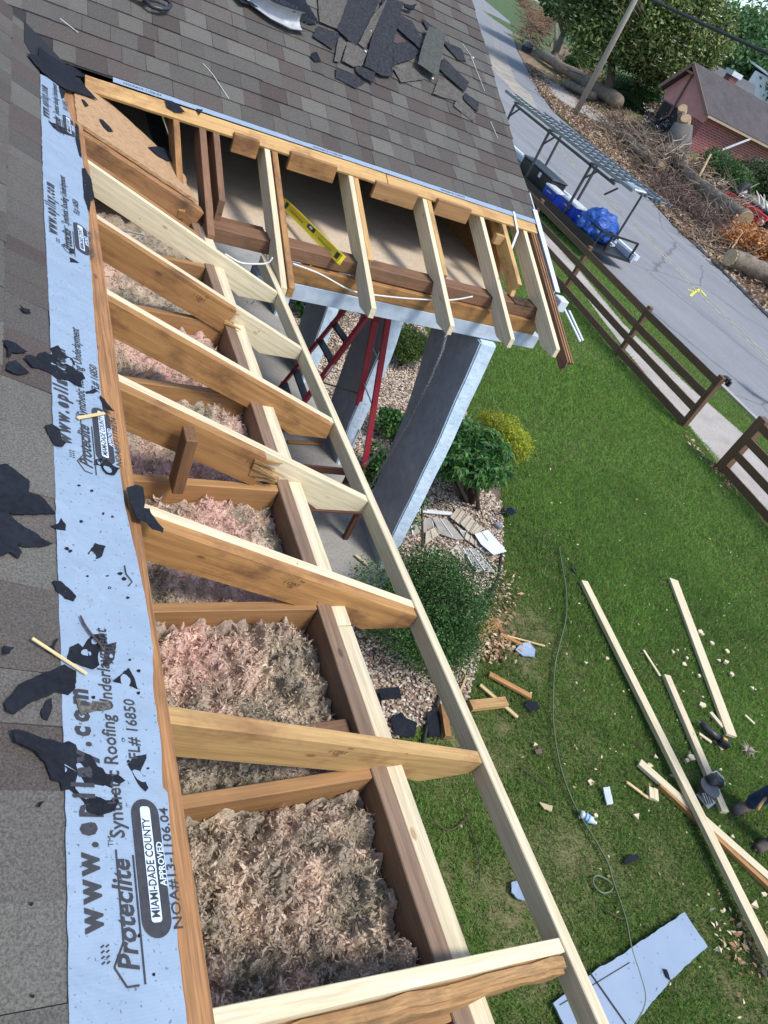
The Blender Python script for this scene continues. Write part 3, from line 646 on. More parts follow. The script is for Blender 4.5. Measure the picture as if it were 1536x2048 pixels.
dm=mix(nt,.25,c0,dn.outputs['Color']); nt.links.new(dm,vo.inputs['Vector'])
ck=ramp(nt,vo.outputs['Distance'],[(.0,(.75,.75,.75)),(.006,(0,0,0))]); col=mix(nt,ck,col,(.08,.08,.08))
nt.links.new(col,b.inputs['Base Color']); b.inputs['Roughness'].default_value=.9; bump(nt,b,n2.outputs[0],.3,.006)
YS=[-60,-20,0,5,8,10,12,14,16,18,20,22,24,26,28,30,33,36,40,44,48,53,59,70,82,95,110,130,150,187]
rn=[(interp(NK,y),y) for y in YS]; rf=[(interp(FK,y),y) for y in YS]; rc=[(interp(CL,y),y) for y in YS]
strip('road',rn,rf,.010,M_road)
strip('kerb',[(x-.14,y) for x,y in rn[:17]],rn[:17],.0,M_walk,.045)
strip('kerb',rf[:12],[(x+.22,y) for x,y in rf[:12]],.0,M_walk,.10)
M_yel=nm('worn_yellow_paint',[(.42,(.24,.235,.22)),(.62,(.50,.42,.20))],3.5,8,.85,rand=False)
strip('road_marking',[(x-.16,y) for x,y in rc],[(x-.10,y) for x,y in rc],.0145,M_yel); strip('road_marking',[(x+.10,y) for x,y in rc],[(x+.16,y) for x,y in rc],.0145,M_yel)
M_spray=flat('yellow_spray',(.75,.72,.05),.7)
mb=MB(); z=.018
for a,b_ in (((1376,579),(1390,584)),((1390,584),(1381,592)),((1390,584),(1400,578)),((1400,578),(1412,592)),((1392,580),(1403,586))):
    mb.bar(at(*a,z),at(*b_,z),.07,.002)
tag(mb.build('spray_mark',M_spray),'bright yellow zigzag spray paint mark on the asphalt','paint mark')
# driveway apron and pale dust across the street; bank of soil and leaf litter
M_bank=colmat('bank_soil',.95,(6,.3),bmp=.5,spec=.1)
V=[];F=[];C=[]; ny=0; us=np.concatenate([np.arange(-1.5,14,.35),np.arange(14,34,1.)])
for y in np.arange(6,100,.45):
    f=interp(FK,y)
    for u in us:
        x=f+u; a=noise.noise((x*.5,y*.5,2)); b_=noise.noise((x*2,y*2,5))
        c1=Vector((.30,.22,.15)).lerp(Vector((.16,.10,.065)),min(1,max(0,.5+b_*1.2))); g=Vector((.07,.13,.03))
        t=sm(.0,.35,a+b_*.5-.12*(u<2)); c_=c1.lerp(g,t*.85)
        if u>9: c_=c_.lerp(g,sm(9,13,u)*.9)
        if u<.2 and y<34: c_=Vector((.27,.24,.20))
        V.append((x,y,ter(x,y)+.02+(.05*b_ if u>.3 else -.01+.0))); C.append(c_)
    ny+=1
nu=len(us)
F=[(j*nu+i,j*nu+i+1,(j+1)*nu+i+1,(j+1)*nu+i) for j in range(ny-1) for i in range(nu-1) if us[i]>-.1]
tag(mesh('bank',V,F,M_bank,None,C,True),kind='structure')
def tpoly(px,off): return [atT(u,v)+Vector((0,0,off)) for u,v in px]
mb=MB(); mb.prism(tpoly([(1066,142),(1074,136),(1160,205),(1240,250),(1246,262),(1232,268),(1150,225),(1085,180)],.07),.02); tag(mb.build('far_sidewalk',M_walk),kind='structure')
M_dust=nm('pale_sawdust',[(.42,(.26,.25,.23)),(.6,(.40,.34,.26))],1.2,9,.95,rand=False)
mb=MB(); mb.add([at(u,v,.0185) for u,v in ((975,90),(1012,110),(1030,160),(1062,190),(1092,255),(1060,222),(1020,175),(985,140))],[tuple(range(8))]); tag(mb.build('sawdust_patch',M_dust),kind='structure')

# ------------------------------------------------------------------ grass and litter
def bulk(name,V,F4,C,mat,label,kind='stuff',tri=True):
    me=bpy.data.meshes.new(name); nv=len(V); nf=len(F4); k=F4.shape[1]
    me.vertices.add(nv); me.vertices.foreach_set('co',V.astype(np.float32).ravel())
    me.loops.add(nf*k); me.loops.foreach_set('vertex_index',F4.astype(np.int32).ravel())
    me.polygons.add(nf); me.polygons.foreach_set('loop_start',np.arange(0,nf*k,k,dtype=np.int32))
    try: me.polygons.foreach_set('loop_total',np.full(nf,k,dtype=np.int32))
    except Exception: pass
    me.update(calc_edges=True)
    a=me.color_attributes.new('col','FLOAT_COLOR','POINT'); a.data.foreach_set('color',np.concatenate([C,np.ones((nv,1))],1).astype(np.float32).ravel())
    me.materials.append(mat); o=bpy.data.objects.new(name,me); COL.objects.link(o)
    if label: tag(o,label,kind=kind)
    return o
M_grass=colmat('grass_blade',.7,trans=.3,spec=.25)
def grass(n,x0,x1,y0,y1,hh,wd,keep,seed):
    r=np.random.default_rng(seed); X=r.uniform(x0,x1,n); Y=r.uniform(y0,y1,n); P=[];CC=[];hs=[]
    for x,y in zip(X,Y):
        d=dirt(x,y)
        if not keep(x,y) or r.random()<d*1.25-.05: continue
        t=noise.noise((x*.8,y*.8,8))*.5+.5; q=noise.noise((x*5,y*5,2))
        g=Vector((.105,.20,.045)).lerp(Vector((.18,.35,.06)),min(1,max(0,t+.35*sm(5,8,x)+.2*sm(2,7,y)-.12+q*.4)))
        if r.random()<.12+d*.6: g=Vector((.34,.29,.15))*r.uniform(.6,1.1)
        P.append((x,y,ter(x,y)-.003)); CC.append(g*r.uniform(.7,1.4)); hs.append(hh*(1-.45*d)*r.uniform(.6,1.3))
    P=np.array(P);CC=np.array(CC);hs=np.array(hs)[:,None]; m=len(P); a=r.uniform(0,6.283,m); s=np.stack([np.cos(a),np.sin(a),0*a],1)*wd/2
    b_=r.uniform(0,6.283,m); ln=np.stack([np.cos(b_),np.sin(b_),0*b_],1)*hs*r.uniform(.4,1.5,(m,1))
    tip=P+ln+np.array([0,0,1])*hs; V=np.stack([P-s,P+s,tip],1).reshape(-1,3); F=np.arange(3*m).reshape(m,3)
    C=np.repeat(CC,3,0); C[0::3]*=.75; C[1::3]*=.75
    return V,F,C
def merge(L):
    V=[];F=[];C=[];o=0
    for v,f,c_ in L: V.append(v);F.append(f+o);C.append(c_);o+=len(v)
    return np.concatenate(V),np.concatenate(F),np.concatenate(C)
def k1(x,y): return not inpoly(x,y,BED)
def k2(x,y):
    a=interp([(11.1,-20),(11.55,6.3),(11.8,7.9),(12.09,10.5),(12.4,12.2),(12.79,13.9),(13.1,20),(13.6,30)],y); b_=interp([(13.5,-20),(13.6,6.3),(13.6,7.9),(13.28,9.4),(13.1,11.9),(13.5,14.6),(14.0,20),(14.8,30)],y)
    return not(a+.04*noise.noise((y*4,0,0))<x<b_-.05) and x<14.62
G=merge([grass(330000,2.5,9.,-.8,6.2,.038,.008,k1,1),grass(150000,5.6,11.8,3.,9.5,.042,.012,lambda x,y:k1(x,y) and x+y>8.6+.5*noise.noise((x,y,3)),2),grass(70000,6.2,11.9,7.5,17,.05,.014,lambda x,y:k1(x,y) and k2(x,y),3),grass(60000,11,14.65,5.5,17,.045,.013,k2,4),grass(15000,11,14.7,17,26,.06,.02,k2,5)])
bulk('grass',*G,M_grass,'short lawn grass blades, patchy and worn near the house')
M_leaf=colmat('dead_leaf',.85,trans=.15,spec=.15)
def leaves(n,fn,s0,s1,cols,seed,lift=.02,asp=.5):
    r=np.random.default_rng(seed); P=[]
    while len(P)<n:
        p=fn(r)
        if p is not None: P.append(p)
    P=np.array(P); m=len(P); nrm=r.normal(0,.45,(m,3))+np.array([0,0,1]); nrm/=np.linalg.norm(nrm,axis=1)[:,None]
    t=r.normal(0,1,(m,3)); t-=nrm*(t*nrm).sum(1)[:,None]; t/=np.linalg.norm(t,axis=1)[:,None]; b_=np.cross(nrm,t); s=r.uniform(s0,s1,(m,1))
    P=P+np.array([0,0,1])*r.uniform(0,lift,(m,1))
    V=np.stack([P-t*s,P-b_*s*asp+nrm*s*.25,P+t*s,P+b_*s*asp+nrm*s*.25],1).reshape(-1,3); F=np.arange(4*m).reshape(m,4)
    c_=np.array(cols)[r.integers(0,len(cols),m)]*r.uniform(.65,1.35,(m,1)); return V,F,np.repeat(c_,4,0)
LT=[(.42,.28,.16),(.52,.38,.24),(.32,.18,.10),(.6,.48,.33),(.24,.13,.08)]
def near_line(px,wd,z=0):
    Q=[at(u,v,z) for u,v in px]
    def f(r):
        i=r.integers(len(Q)-1); p=Q[i].lerp(Q[i+1],r.random()); return (p.x+r.normal(0,wd),p.y+r.normal(0,wd),.02)
    return f
def spot(u,v,wd): 
    p=at(u,v); return lambda r:(p.x+r.normal(0,wd),p.y+r.normal(0,wd),.02)
bulk('dry_leaves',*merge([leaves(420,near_line([(1000,1130),(1010,1200),(985,1250),(930,1290),(1000,1310)],.10),.015,.04,LT,1),leaves(120,spot(985,1275,.12),.02,.045,LT,2),leaves(160,near_line([(1362,860),(1390,900),(1435,945),(1460,985)],.10),.02,.05,LT,3),leaves(260,lambda r:(r.uniform(4,10),r.uniform(-.5,6),.03),.008,.022,LT+[(.75,.66,.45)]*3,4),leaves(150,lambda r:(r.uniform(4.4,6.8),r.uniform(-.3,2),.03),.006,.02,[(.8,.68,.42)]*2+LT,5),leaves(120,spot(1490,1900,.16),.015,.04,[(.75,.65,.5)]+LT,6),leaves(60,spot(1250,1300,1.2),.01,.02,[(.85,.75,.5)],8)]),M_leaf,'dry brown leaves and pale shavings littering the lawn and bed edge')
def banklit(r):
    y=r.uniform(9,62); u=abs(r.normal(0,3.2))+ (r.uniform(-.5,0) if r.random()<.2 else 0); x=interp(FK,y)+u; return (x,y,ter(x,y)+.03)
bulk('leaf_litter',*leaves(26000,banklit,.05,.13,[(.34,.24,.16),(.44,.33,.23),(.24,.14,.09),(.18,.12,.08),(.52,.42,.31)],9,.12),M_leaf,'brown leaf and bark litter covering the verge across the street')

# ------------------------------------------------------------------ plants
M_lf=colmat('foliage_leaf',.55,trans=.3,spec=.35)
M_bark=wood('bark',(.20,.16,.125),(.10,.08,.06),(.05,.04,.03),1.6,(.13,.12,.09),.4)
M_barkd=wood('shrub_bark',(.10,.07,.05),(.05,.035,.025),(.02,.015,.01),1.2)
def cloud(centers,n,s0,s1,cols,seed,asp=.45,shell=.55,droop=0.,out=.5):
    """leaves spread through the volume of several overlapping ellipsoids"""
    r=np.random.default_rng(seed); c=np.array([x[:3] for x in centers],float); rad=np.array([x[3:6] for x in centers],float)
    wgt=rad.prod(1)**.67; wgt/=wgt.sum(); k=r.choice(len(c),n,p=wgt); d=r.normal(0,1,(n,3)); d/=np.linalg.norm(d,axis=1)[:,None]
    t=1-(1-shell)*r.random((n,1))**1.5; P=c[k]+d*rad[k]*t*(1+r.normal(0,.07,(n,1)))
    nrm=d*out+r.normal(0,.6,(n,3))+np.array([0,0,.35]); nrm/=np.linalg.norm(nrm,axis=1)[:,None]
    ax=r.normal(0,1,(n,3))+np.array([0,0,-droop])*2; ax-=nrm*(ax*nrm).sum(1)[:,None]; ax/=np.linalg.norm(ax,axis=1)[:,None]; b_=np.cross(nrm,ax)
    s=r.uniform(s0,s1,(n,1)); V=np.stack([P-ax*s,P-b_*s*asp+nrm*s*.1,P+ax*s,P+b_*s*asp+nrm*s*.1],1).reshape(-1,3)
    cf=r.uniform(.7,1.35,len(c))[k][:,None] if len(c)>12 else 1.; col=np.array(cols)[r.integers(0,len(cols),n)]*r.uniform(.7,1.35,(n,1))*cf; return V,np.arange(4*n).reshape(n,4),np.repeat(col,4,0)  # cf: clump brightness paints lit and shaded masses into the leaf colour
def blobset(c,R_,n,s,seed,flat_=.8):
    rd=random.Random(seed); L=[(c[0],c[1],c[2],R_*.62,R_*.62,R_*.62*flat_)]
    for i in range(n):
        v=Vector((rd.gauss(0,1),rd.gauss(0,1),rd.gauss(0,.8))).normalized(); q=R_*rd.uniform(.4,.68); rr=R_*s*rd.uniform(.7,1.25)
        L.append((c[0]+v.x*q,c[1]+v.y*q,c[2]+v.z*q*flat_,rr,rr,rr*.85))
    return L
def plant(name,label,cat,base,L,n,s0,s1,cols,seed,stems=5,sr=.012,group=None,extra=None,**k):
    e=empty(name,base); tag(e,label,cat,group)
    V,F,C=cloud(L,n,s0,s1,cols,seed,**k); V[:,2]=np.maximum(V[:,2],ter(base[0],base[1])+.02)
    put(bulk('foliage',V,F,C,M_lf,None),e)
    rd=random.Random(seed); mb=MB()
    for i in range(stems):
        q=L[rd.randrange(len(L))]; b_=Vector(base)+Vector((rd.gauss(0,sr*3),rd.gauss(0,sr*3),-.02)); t=Vector(q[:3]); m=b_.lerp(t,.5)+Vector((rd.gauss(0,.04),rd.gauss(0,.04),0))
        mb.tube([b_,m,t],[sr*1.6,sr,sr*.5],6)
    put(mb.build('stem',M_barkd,None,True),e)
    if extra: extra(e)
    return e
DG=[(.03,.08,.02),(.045,.12,.028),(.07,.16,.035),(.035,.10,.028)]
plant('boxwood_bush','round dark green small-leaved bush in the gravel under the new fascia board','bush',(3.65,3.3,0),blobset((3.62,3.28,.46),.80,18,.36,5,.8),36000,.008,.018,DG+[(.065,.15,.03)],21,7,.014,shell=.45)
LG=[(.035,.11,.02),(.055,.16,.03),(.08,.20,.04),(.03,.09,.025)]
p=at(945,1003); c_=at(938,900,.72)
def frond(e):
    r=random.Random(2); V=[];F=[];C=[]
    for k in range(170):
        d=Vector((r.gauss(0,1),r.gauss(0,1),r.gauss(0,.6))).normalized(); b_=Vector(c_)+Vector((d.x*.54,d.y*.54,d.z*.25+.02))
        for j in range(6):
            a=j/6*6.28+r.random(); ld=(Vector((math.cos(a),math.sin(a),-.35))+d*.5).normalized(); sd=ld.cross(Vector((0,0,1))).normalized(); L=r.uniform(.06,.11); w2=L*.2
            n0=len(V); V+=[b_,b_+ld*L*.5-sd*w2+Vector((0,0,.01)),b_+ld*L-Vector((0,0,.02)),b_+ld*L*.5+sd*w2+Vector((0,0,.01))]; cc=Vector(LG[r.randrange(4)])*r.uniform(.8,1.5); C+=[cc]*4; F.append((n0,n0+1,n0+2,n0+3))
    put(mesh('leaf_whorls',V,F,M_lf,None,C),e)
plant('leafy_shrub','big-leaved green shrub on a thick dark stem standing in the gravel','shrub',p,[(c_.x,c_.y,c_.z,.44,.44,.22)]+[(c_.x+.32*math.cos(a),c_.y+.32*math.sin(a),c_.z-.05+.08*math.sin(3*a),.22,.22,.17) for a in (0,1.2,2.4,3.6,4.8)],3400,.03,.055,LG,22,26,.020,shell=.3,asp=.36,extra=frond)
YG=[(.26,.32,.02),(.38,.40,.02),(.18,.25,.03),(.46,.45,.03),(.09,.14,.03)]
q=at(1003,876,.45)
plant('golden_cypress','yellow-green feathery evergreen behind the big-leaved shrub','shrub',(q.x,q.y,0),blobset((q.x,q.y,.45),.56,18,.33,6,.8),34000,.008,.022,YG,23,5,.012,asp=.3,shell=.5)
q=at(822,690,.35)
plant('evergreen_shrub','small dark evergreen shrub seen between the two nearest porch piers','shrub',(q.x,q.y,0),blobset((q.x,q.y,.34),.48,12,.35,8,.85),12000,.012,.028,[(.03,.08,.018),(.06,.12,.02),(.10,.15,.02)],24,5,.012,asp=.3)
q=at(795,850,.25)
plant('low_plant','loose leafy plant growing at the foot of the large pier','plant',(q.x,q.y,0),blobset((q.x,q.y,.26),.36,8,.4,9,.7),1500,.02,.045,LG,25,9,.008)
q=at(765,935,.25)
plant('shade_plant','dark green plant in the shade beneath the red ladder','plant',(q.x,q.y,0),blobset((q.x,q.y,.25),.35,8,.4,10,.7),2200,.018,.04,DG,26,9,.008)
q=at(650,603,.3)
plant('pier_shrub','dark leafy shrub under the porch beam left of the red ladder','shrub',(q.x,q.y,0),blobset((q.x,q.y,.35),.6,9,.4,11,.8),5000,.03,.06,DG+[(.06,.15,.03)],27,6,.012)
# ------------------------------------------------------------------ board fence along the sidewalk
def fence(label,P,ends=.0,wd=.10):
    e=empty('board_fence',(P[0][0],P[0][1],0)); tag(e,label,'fence')
    for i,(x,y) in enumerate(P):
        board('post',(x,y,-.1),(x,y,1.17),wd if i else wd*1.15,wd if i else wd*1.15,W_fence,e,(0,1,0),.006)
    for a,b_ in zip(P,P[1:]):
        for z in (.115,.43,.735,1.045): board('rail',(a[0]-.065,a[1]+.04*(1 if b_[1]>a[1] else -1)*0,z),(b_[0]-.065,b_[1]-.004,z),.028,.14,W_fence,e,(0,0,1),.003,wear=.003)
    return e
f1=fence('long brown four-rail board fence beside the sidewalk',[(11.56,7.83),(11.60,10.22),(11.76,12.87),(11.86,15.4),(11.95,17.9),(12.05,20.4),(12.15,22.9)])
f2=fence('short brown board fence at the right edge with a thick end post',[(11.47,6.58),(11.40,4.1),(11.33,1.6),(11.25,-.9)],wd=.15)
M_blk=flat('black_metal',(.015,.015,.017),.45)
mb=MB(); mb.box((11.66,7.80,1.16),(.10,.12,.05)); mb.box((11.70,7.74,1.10),(.05,.08,.10)); mb.box((11.58,7.72,1.13),(.03,.05,.03)); put(mb.build('gate_latch',M_blk),f1)
mb=MB(); b0=at(1545,812,0); 
e=empty('mailbox',b0); tag(e,'black mailbox on a post at the kerb beside the thick fence post','mailbox')
mb.box((b0.x,b0.y,.5),(.09,.09,1.0)); put(mb.build('post',M_blk),e)
mb=MB(); pts=[(-.10,0),(.10,0),(.10,.14)]+[(.10*math.cos(a),.14+.08*math.sin(a)) for a in np.linspace(.2,2.94,7)]+[(-.10,.14)]
mb.prism([(b0.x+px_,b0.y-.25,1.0+pz_) for px_,pz_ in pts],.5,(0,1,0)); put(mb.build('box',M_blk),e)
# utility pole and cable
pb=atT(1148,232); W_pole=wood('weathered_pole',(.42,.37,.31),(.33,.29,.24),(.2,.17,.14),.8)
mb=MB(); pt_=aty(1272,-8,pb.y+.2); mb.tube([(pb.x,pb.y,pb.z-.2),(pb.x,pb.y,6),(pt_.x,pt_.y,12)],[.20,.17,.13],12); o=mb.build('utility_pole',W_pole,None,True); tag(o,'tall bare wooden utility pole rising from the verge across the street','utility pole')
def along(u,v,t): d=ray(u,v); d/=np.linalg.norm(d); return Vector(CAM+d*t)
a=along(1305,0,10.5); b_=along(1536,107,8.8); d_=(b_-a)
mb=MB(); mb.tube([a-d_*14+Vector((0,0,2)),a-d_*2+Vector((0,0,.05)),a,a.lerp(b_,.5)-Vector((0,0,.004)),b_,b_+d_*2+Vector((0,0,.05)),b_+d_*9+Vector((0,0,1))],.016,8); o=mb.build('overhead_cable',M_blk,None,True); tag(o,'black overhead service cable crossing the sky corner','cable')
# ================================================================== ACROSS THE STREET
M_pinkw=nm('pink_siding',[(.35,(.46,.22,.21)),(.65,(.54,.27,.255))],2,5,.8,vec=(1,1,1))
M_brick,nt,b=newmat('red_brick'); tc=N(nt,'ShaderNodeTexCoord'); sp=N(nt,'ShaderNodeSeparateXYZ'); nt.links.new(tc.outputs['Object'],sp.inputs[0])
ad=N(nt,'ShaderNodeMath',operation='ADD'); nt.links.new(sp.outputs[0],ad.inputs[0]); nt.links.new(sp.outputs[1],ad.inputs[1]); cb=N(nt,'ShaderNodeCombineXYZ'); nt.links.new(ad.outputs[0],cb.inputs[0]); nt.links.new(sp.outputs[2],cb.inputs[1])
br=N(nt,'ShaderNodeTexBrick',Scale=1.); br.inputs['Brick Width'].default_value=.40; br.inputs['Row Height'].default_value=.135; br.inputs['Mortar Size'].default_value=.016
br.inputs['Color1'].default_value=(.26,.065,.06,1); br.inputs['Color2'].default_value=(.17,.045,.045,1); br.inputs['Mortar'].default_value=(.36,.20,.19,1); nt.links.new(cb.outputs[0],br.inputs[0])
nt.links.new(br.outputs[0],b.inputs['Base Color']); b.inputs['Roughness'].default_value=.85
M_roof2=nm('dark_shingle',[(.35,(.062,.053,.056)),(.65,(.088,.076,.078))],1.2,9,.95,fine=(14,.3))
M_roof3=nm('grey_shingle',[(.35,(.15,.145,.14)),(.65,(.2,.195,.19))],1.2,9,.95,fine=(14,.3))
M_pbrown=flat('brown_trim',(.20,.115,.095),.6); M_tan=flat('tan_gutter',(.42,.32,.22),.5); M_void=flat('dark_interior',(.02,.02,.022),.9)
c1=atT(1365,297); gx=c1.x; gy0=c1.y-.3; HH=2.75; gz=ter(gx,gy0)
lf=atx(1317,175,gx-.5); gy1=lf.y-.5
ev=atx(1398,231,gx); HH=max(2.3,ev.z-gz); ap=atx(1390,128,gx-.4); rz=ap.z
hb=empty('brick_house',(gx+4,(gy0+gy1)/2,gz)); tag(hb,'red brick house with pink gable front and dark roof across the street','house')
gm=ap.y; XL=gx+22; ex=.5
mb=MB(); mb.box((gx+11,(gy0+gy1)/2,gz+HH/2),(22,gy1-gy0,HH)); put(mb.build('brick_wall',M_brick),hb)
mb=MB(); mb.prism([(gx-.05,gy0,gz+HH-.55),(gx-.05,gy0-.3,gz+HH),(gx-.05,gm,rz-.15),(gx-.05,gy1+.3,gz+HH),(gx-.05,gy1,gz+HH-.55)],.1,(1,0,0)); put(mb.build('gable_panel',M_pinkw),hb)
mb=MB()
for yy in (gy0-.5,gy1+.5):
    mb.prism([(gx-ex,gm,rz),(XL,gm,rz),(XL,yy,gz+HH-.08),(gx-ex,yy,gz+HH-.08)],.09)
put(mb.build('roof',M_roof2),hb)
mb=MB()
for yy in (gy0-.5,gy1+.5):
    mb.bar((gx-ex-.03,gm,rz-.03),(gx-ex-.03,yy,gz+HH-.12),.06,.22)
mb.bar((gx-.12,gm,rz-.3),(gx-.12,gm-.1,gz+HH*.45),.07,.16,(1,0,0)) ; mb.bar((gx-ex+.02,gm-.45,rz-.48),(gx-ex+.02,gm+.5,rz-.48),.05,.12)
mb.bar((gx-.12,gm-.1,gz+HH*.5),(gx-.12,(gm+gy1)/2+.4,gz),.08,.14,(1,0,0))
put(mb.build('gable_trim',M_pbrown),hb)
mb=MB(); mb.bar((gx-ex,gy0-.56,gz+HH-.12),(XL,gy0-.56,gz+HH-.12),.10,.12); put(mb.build('gutter',M_tan),hb)
mb=MB(); mb.box((gx-.03,gm-.2,gz+HH*.36),(.06,(gy1-gy0)*.62,HH*.72)); put(mb.build('porch_opening',M_void),hb)
a=atx(1500,279,gx+8); 
mb=MB(); mb.bar(aty(1500,278,gy0-.6),aty(1392,320,gy0-.75),.09,.09); put(mb.build('downspout',M_trim),hb)
# second house behind
r0=along(1400,118,88); r1=along(1508,172,78); h2=empty('grey_roofed_house',(r0.x+4,r0.y-4,ter(r0.x,r0.y))); tag(h2,'house with a grey hipped roof and small brick chimney behind the brick house','house')
mb=MB(); dx=(r1-r0); bk=Vector((6,9,-1.9)); fr=Vector((-5,-6,-1.8)); mb.prism([r0,r1,r1+fr+dx*.06,r0+fr-dx*.1],.12); mb.prism([r0,r1,r1+bk,r0+bk],.12); put(mb.build('roof',M_roof3),h2)
mb=MB(); mid=(r0+r1)/2; mb.box((mid.x+1,mid.y+1,mid.z-3.4),(dx.length*.9,6,3.2),math.atan2(dx.y,dx.x)); put(mb.build('wall',flat('pale_wall',(.5,.5,.5))),h2)
q=along(1461,158,76); mb=MB(); mb.box((q.x,q.y,q.z-.5),(.9,.7,1.5)); ch=put(mb.build('chimney',M_brick),h2); mb=MB(); mb.box((q.x,q.y,q.z+.42),(1.2,1.,.35)); cp=mb.build('chimney_cap',M_trim); cp.parent=ch; cp.matrix_parent_inverse=ch.matrix_world.inverted()
q=along(1530,185,90); mb=MB(); mb.box(q,(4,3,2.2),.5); mb.prism([q+Vector((-2.3,-1.8,1.1)),q+Vector((2.3,-1.8,1.1)),q+Vector((2.3,1.8,1.5)),q+Vector((-2.3,1.8,1.5))],.12); o=mb.build('shed',flat('white_metal',(.62,.66,.70),.4)); tag(o,'white metal shed beyond the roofs at the right edge','shed')
# trees
MG=[(.07,.12,.03),(.10,.17,.04),(.18,.24,.06),(.26,.30,.10),(.045,.08,.022)]
def tree(name,label,base,cen,RR,n,s0,s1,cols,seed,nb=16,tr=.25,fl=.85,group=None,limbs=7,shell=.35,s=.42,extra=None):
    e=empty(name,base); tag(e,label,'tree',group); L=blobset(cen,RR,nb,s,seed,fl)
    V,F,C=cloud(L,n,s0,s1,cols,seed,shell=shell,asp=.5); g=ter(base[0],base[1]); V[:,2]=np.maximum(V[:,2],g+.05)
    put(bulk('crown',V,F,C,M_lf,None),e); rd=random.Random(seed); mb=MB(); b_=Vector(base); c_=Vector(cen)
    fk=b_.lerp(c_,.42); mb.tube([b_-Vector((0,0,.2)),b_.lerp(fk,.5)+Vector((tr*.4,0,0)),fk],[tr*1.25,tr,tr*.8],10)
    for i in range(limbs):
        q=Vector(L[rd.randrange(len(L))][:3]); m=fk.lerp(q,.5)+Vector((rd.gauss(0,.06),rd.gauss(0,.06),.04))*RR; mb.tube([fk,m,q,q+(q-m)*.5],[tr*.6,tr*.38,tr*.2,tr*.05],6)
    put(mb.build('trunk',M_bark,None,True),e)
    if extra: extra(e,L,rd)
    return e
mb0=atT(1212,205); cen=along(1225,60,mb0.length*.97 if False else (mb0-Vector(CAM)).length*.98)
def flowers(e,L,rd):
    V=[];F=[]
    for i in range(900):
        q=L[rd.randrange(len(L))]; d=Vector((rd.gauss(0,1),rd.gauss(0,1),rd.gauss(0,1))).normalized(); p=Vector((q[0]+d.x*q[3],q[1]+d.y*q[4],q[2]+d.z*q[5])); s=rd.uniform(.13,.24)
        for k in range(4):
            a=k*1.57+rd.random(); t=Vector((math.cos(a),math.sin(a),.4)); u=t.cross(Vector((0,0,1))).normalized(); n0=len(V); V+=[p,p+t*s*.6+u*s*.4,p+t*s,p+t*s*.6-u*s*.4]; F.append((n0,n0+1,n0+2,n0+3))
    put(mesh('flowers',V,F,flat('cream_petal',(.85,.82,.70),.6)),e)
DD=(mb0-Vector(CAM)).length
tree('magnolia_tree','large dark magnolia dotted with white flowers behind the utility pole',mb0,along(1240,8,DD),5.6,38000,.10,.19,MG,31,nb=30,tr=.35,fl=.95,s=.36,limbs=12,extra=flowers)
tree('magnolia_tree','tall dark flowering magnolia filling the top edge left of the leaning cable',atT(1330,180),along(1345,62,DD*1.0),5.2,34000,.10,.19,MG+[(.15,.17,.05)],32,nb=26,tr=.3,fl=1.,s=.36,limbs=10,extra=flowers)
tree('young_tree','bright green young tree between the fallen trunks and the pole',atT(1178,158),along(1163,128,(atT(1178,158)-Vector(CAM)).length),1.9,7000,.07,.13,[(.05,.13,.025),(.07,.17,.03),(.04,.1,.02)],33,nb=12,tr=.06,s=.32)
BG=[(.07,.16,.055),(.10,.21,.07),(.14,.25,.08),(.05,.11,.04)]
for i,(u,v,d,rr,lab) in enumerate(((1448,118,105,9,'tall green tree behind the grey roof, its top against the sky'),(1508,160,100,8.,'spreading green tree behind the grey roof at the right edge'),(1398,48,115,6.5,'thin-topped tree rising left of the sky gap behind the cable'),(1165,-12,88,5.5,'green tree mass at the top left of the magnolia'),(1530,75,120,5.5,'sparse green tree at the right edge against the pale sky'),(1545,170,92,6,'dark green tree above the shed at the right edge'))):
    c_=along(u,v,d); tree('shade_tree',lab,(c_.x,c_.y,ter(c_.x,c_.y)),c_,rr,19000 if i not in(2,4) else 4000,.18,.34,BG,40+i,nb=16,tr=.35,shell=.3,s=.38)
def hedge(name,label,px,r,n,cols,seed,s0=.05,s1=.11,cat='bush',h=.8):
    P=[atT(u,v) for u,v in px]; L=[]
    rd=random.Random(seed)
    for p in P: L.append((p.x,p.y,p.z+r*h*.6,r,r,r*h))
    V,F,C=cloud(L,n,s0,s1,cols,seed,shell=.4,asp=.5); V[:,2]=np.maximum(V[:,2],P[0].z-.3)
    e=empty(name,P[0]); tag(e,label,cat); put(bulk('foliage',V,F,C,M_lf,None),e)
    mb=MB()
    for p in P: mb.tube([p-Vector((0,0,.1)),p+Vector((.1,0,r*.8))],[.04,.015],5)
    put(mb.build('stem',M_bark),e)
hedge('hedge','clipped green hedge sloping down in front of the magnolia',[(1218,185),(1235,195),(1250,205),(1265,215),(1278,225)],1.3,14000,[(.03,.08,.02),(.045,.11,.025)],50)
hedge('garden_shrub','leafy green shrubs growing against the brick wall',[(1420,350),(1440,372),(1455,385)],1.15,9000,[(.05,.12,.03),(.08,.16,.04),(.03,.07,.02)],51)
hedge('garden_shrub','taller olive shrubs by the brick wall at the right edge',[(1490,375),(1510,385),(1530,398),(1545,405)],1.35,11000,[(.05,.08,.03),(.09,.12,.05),(.03,.05,.02),(.10,.15,.05)],52)
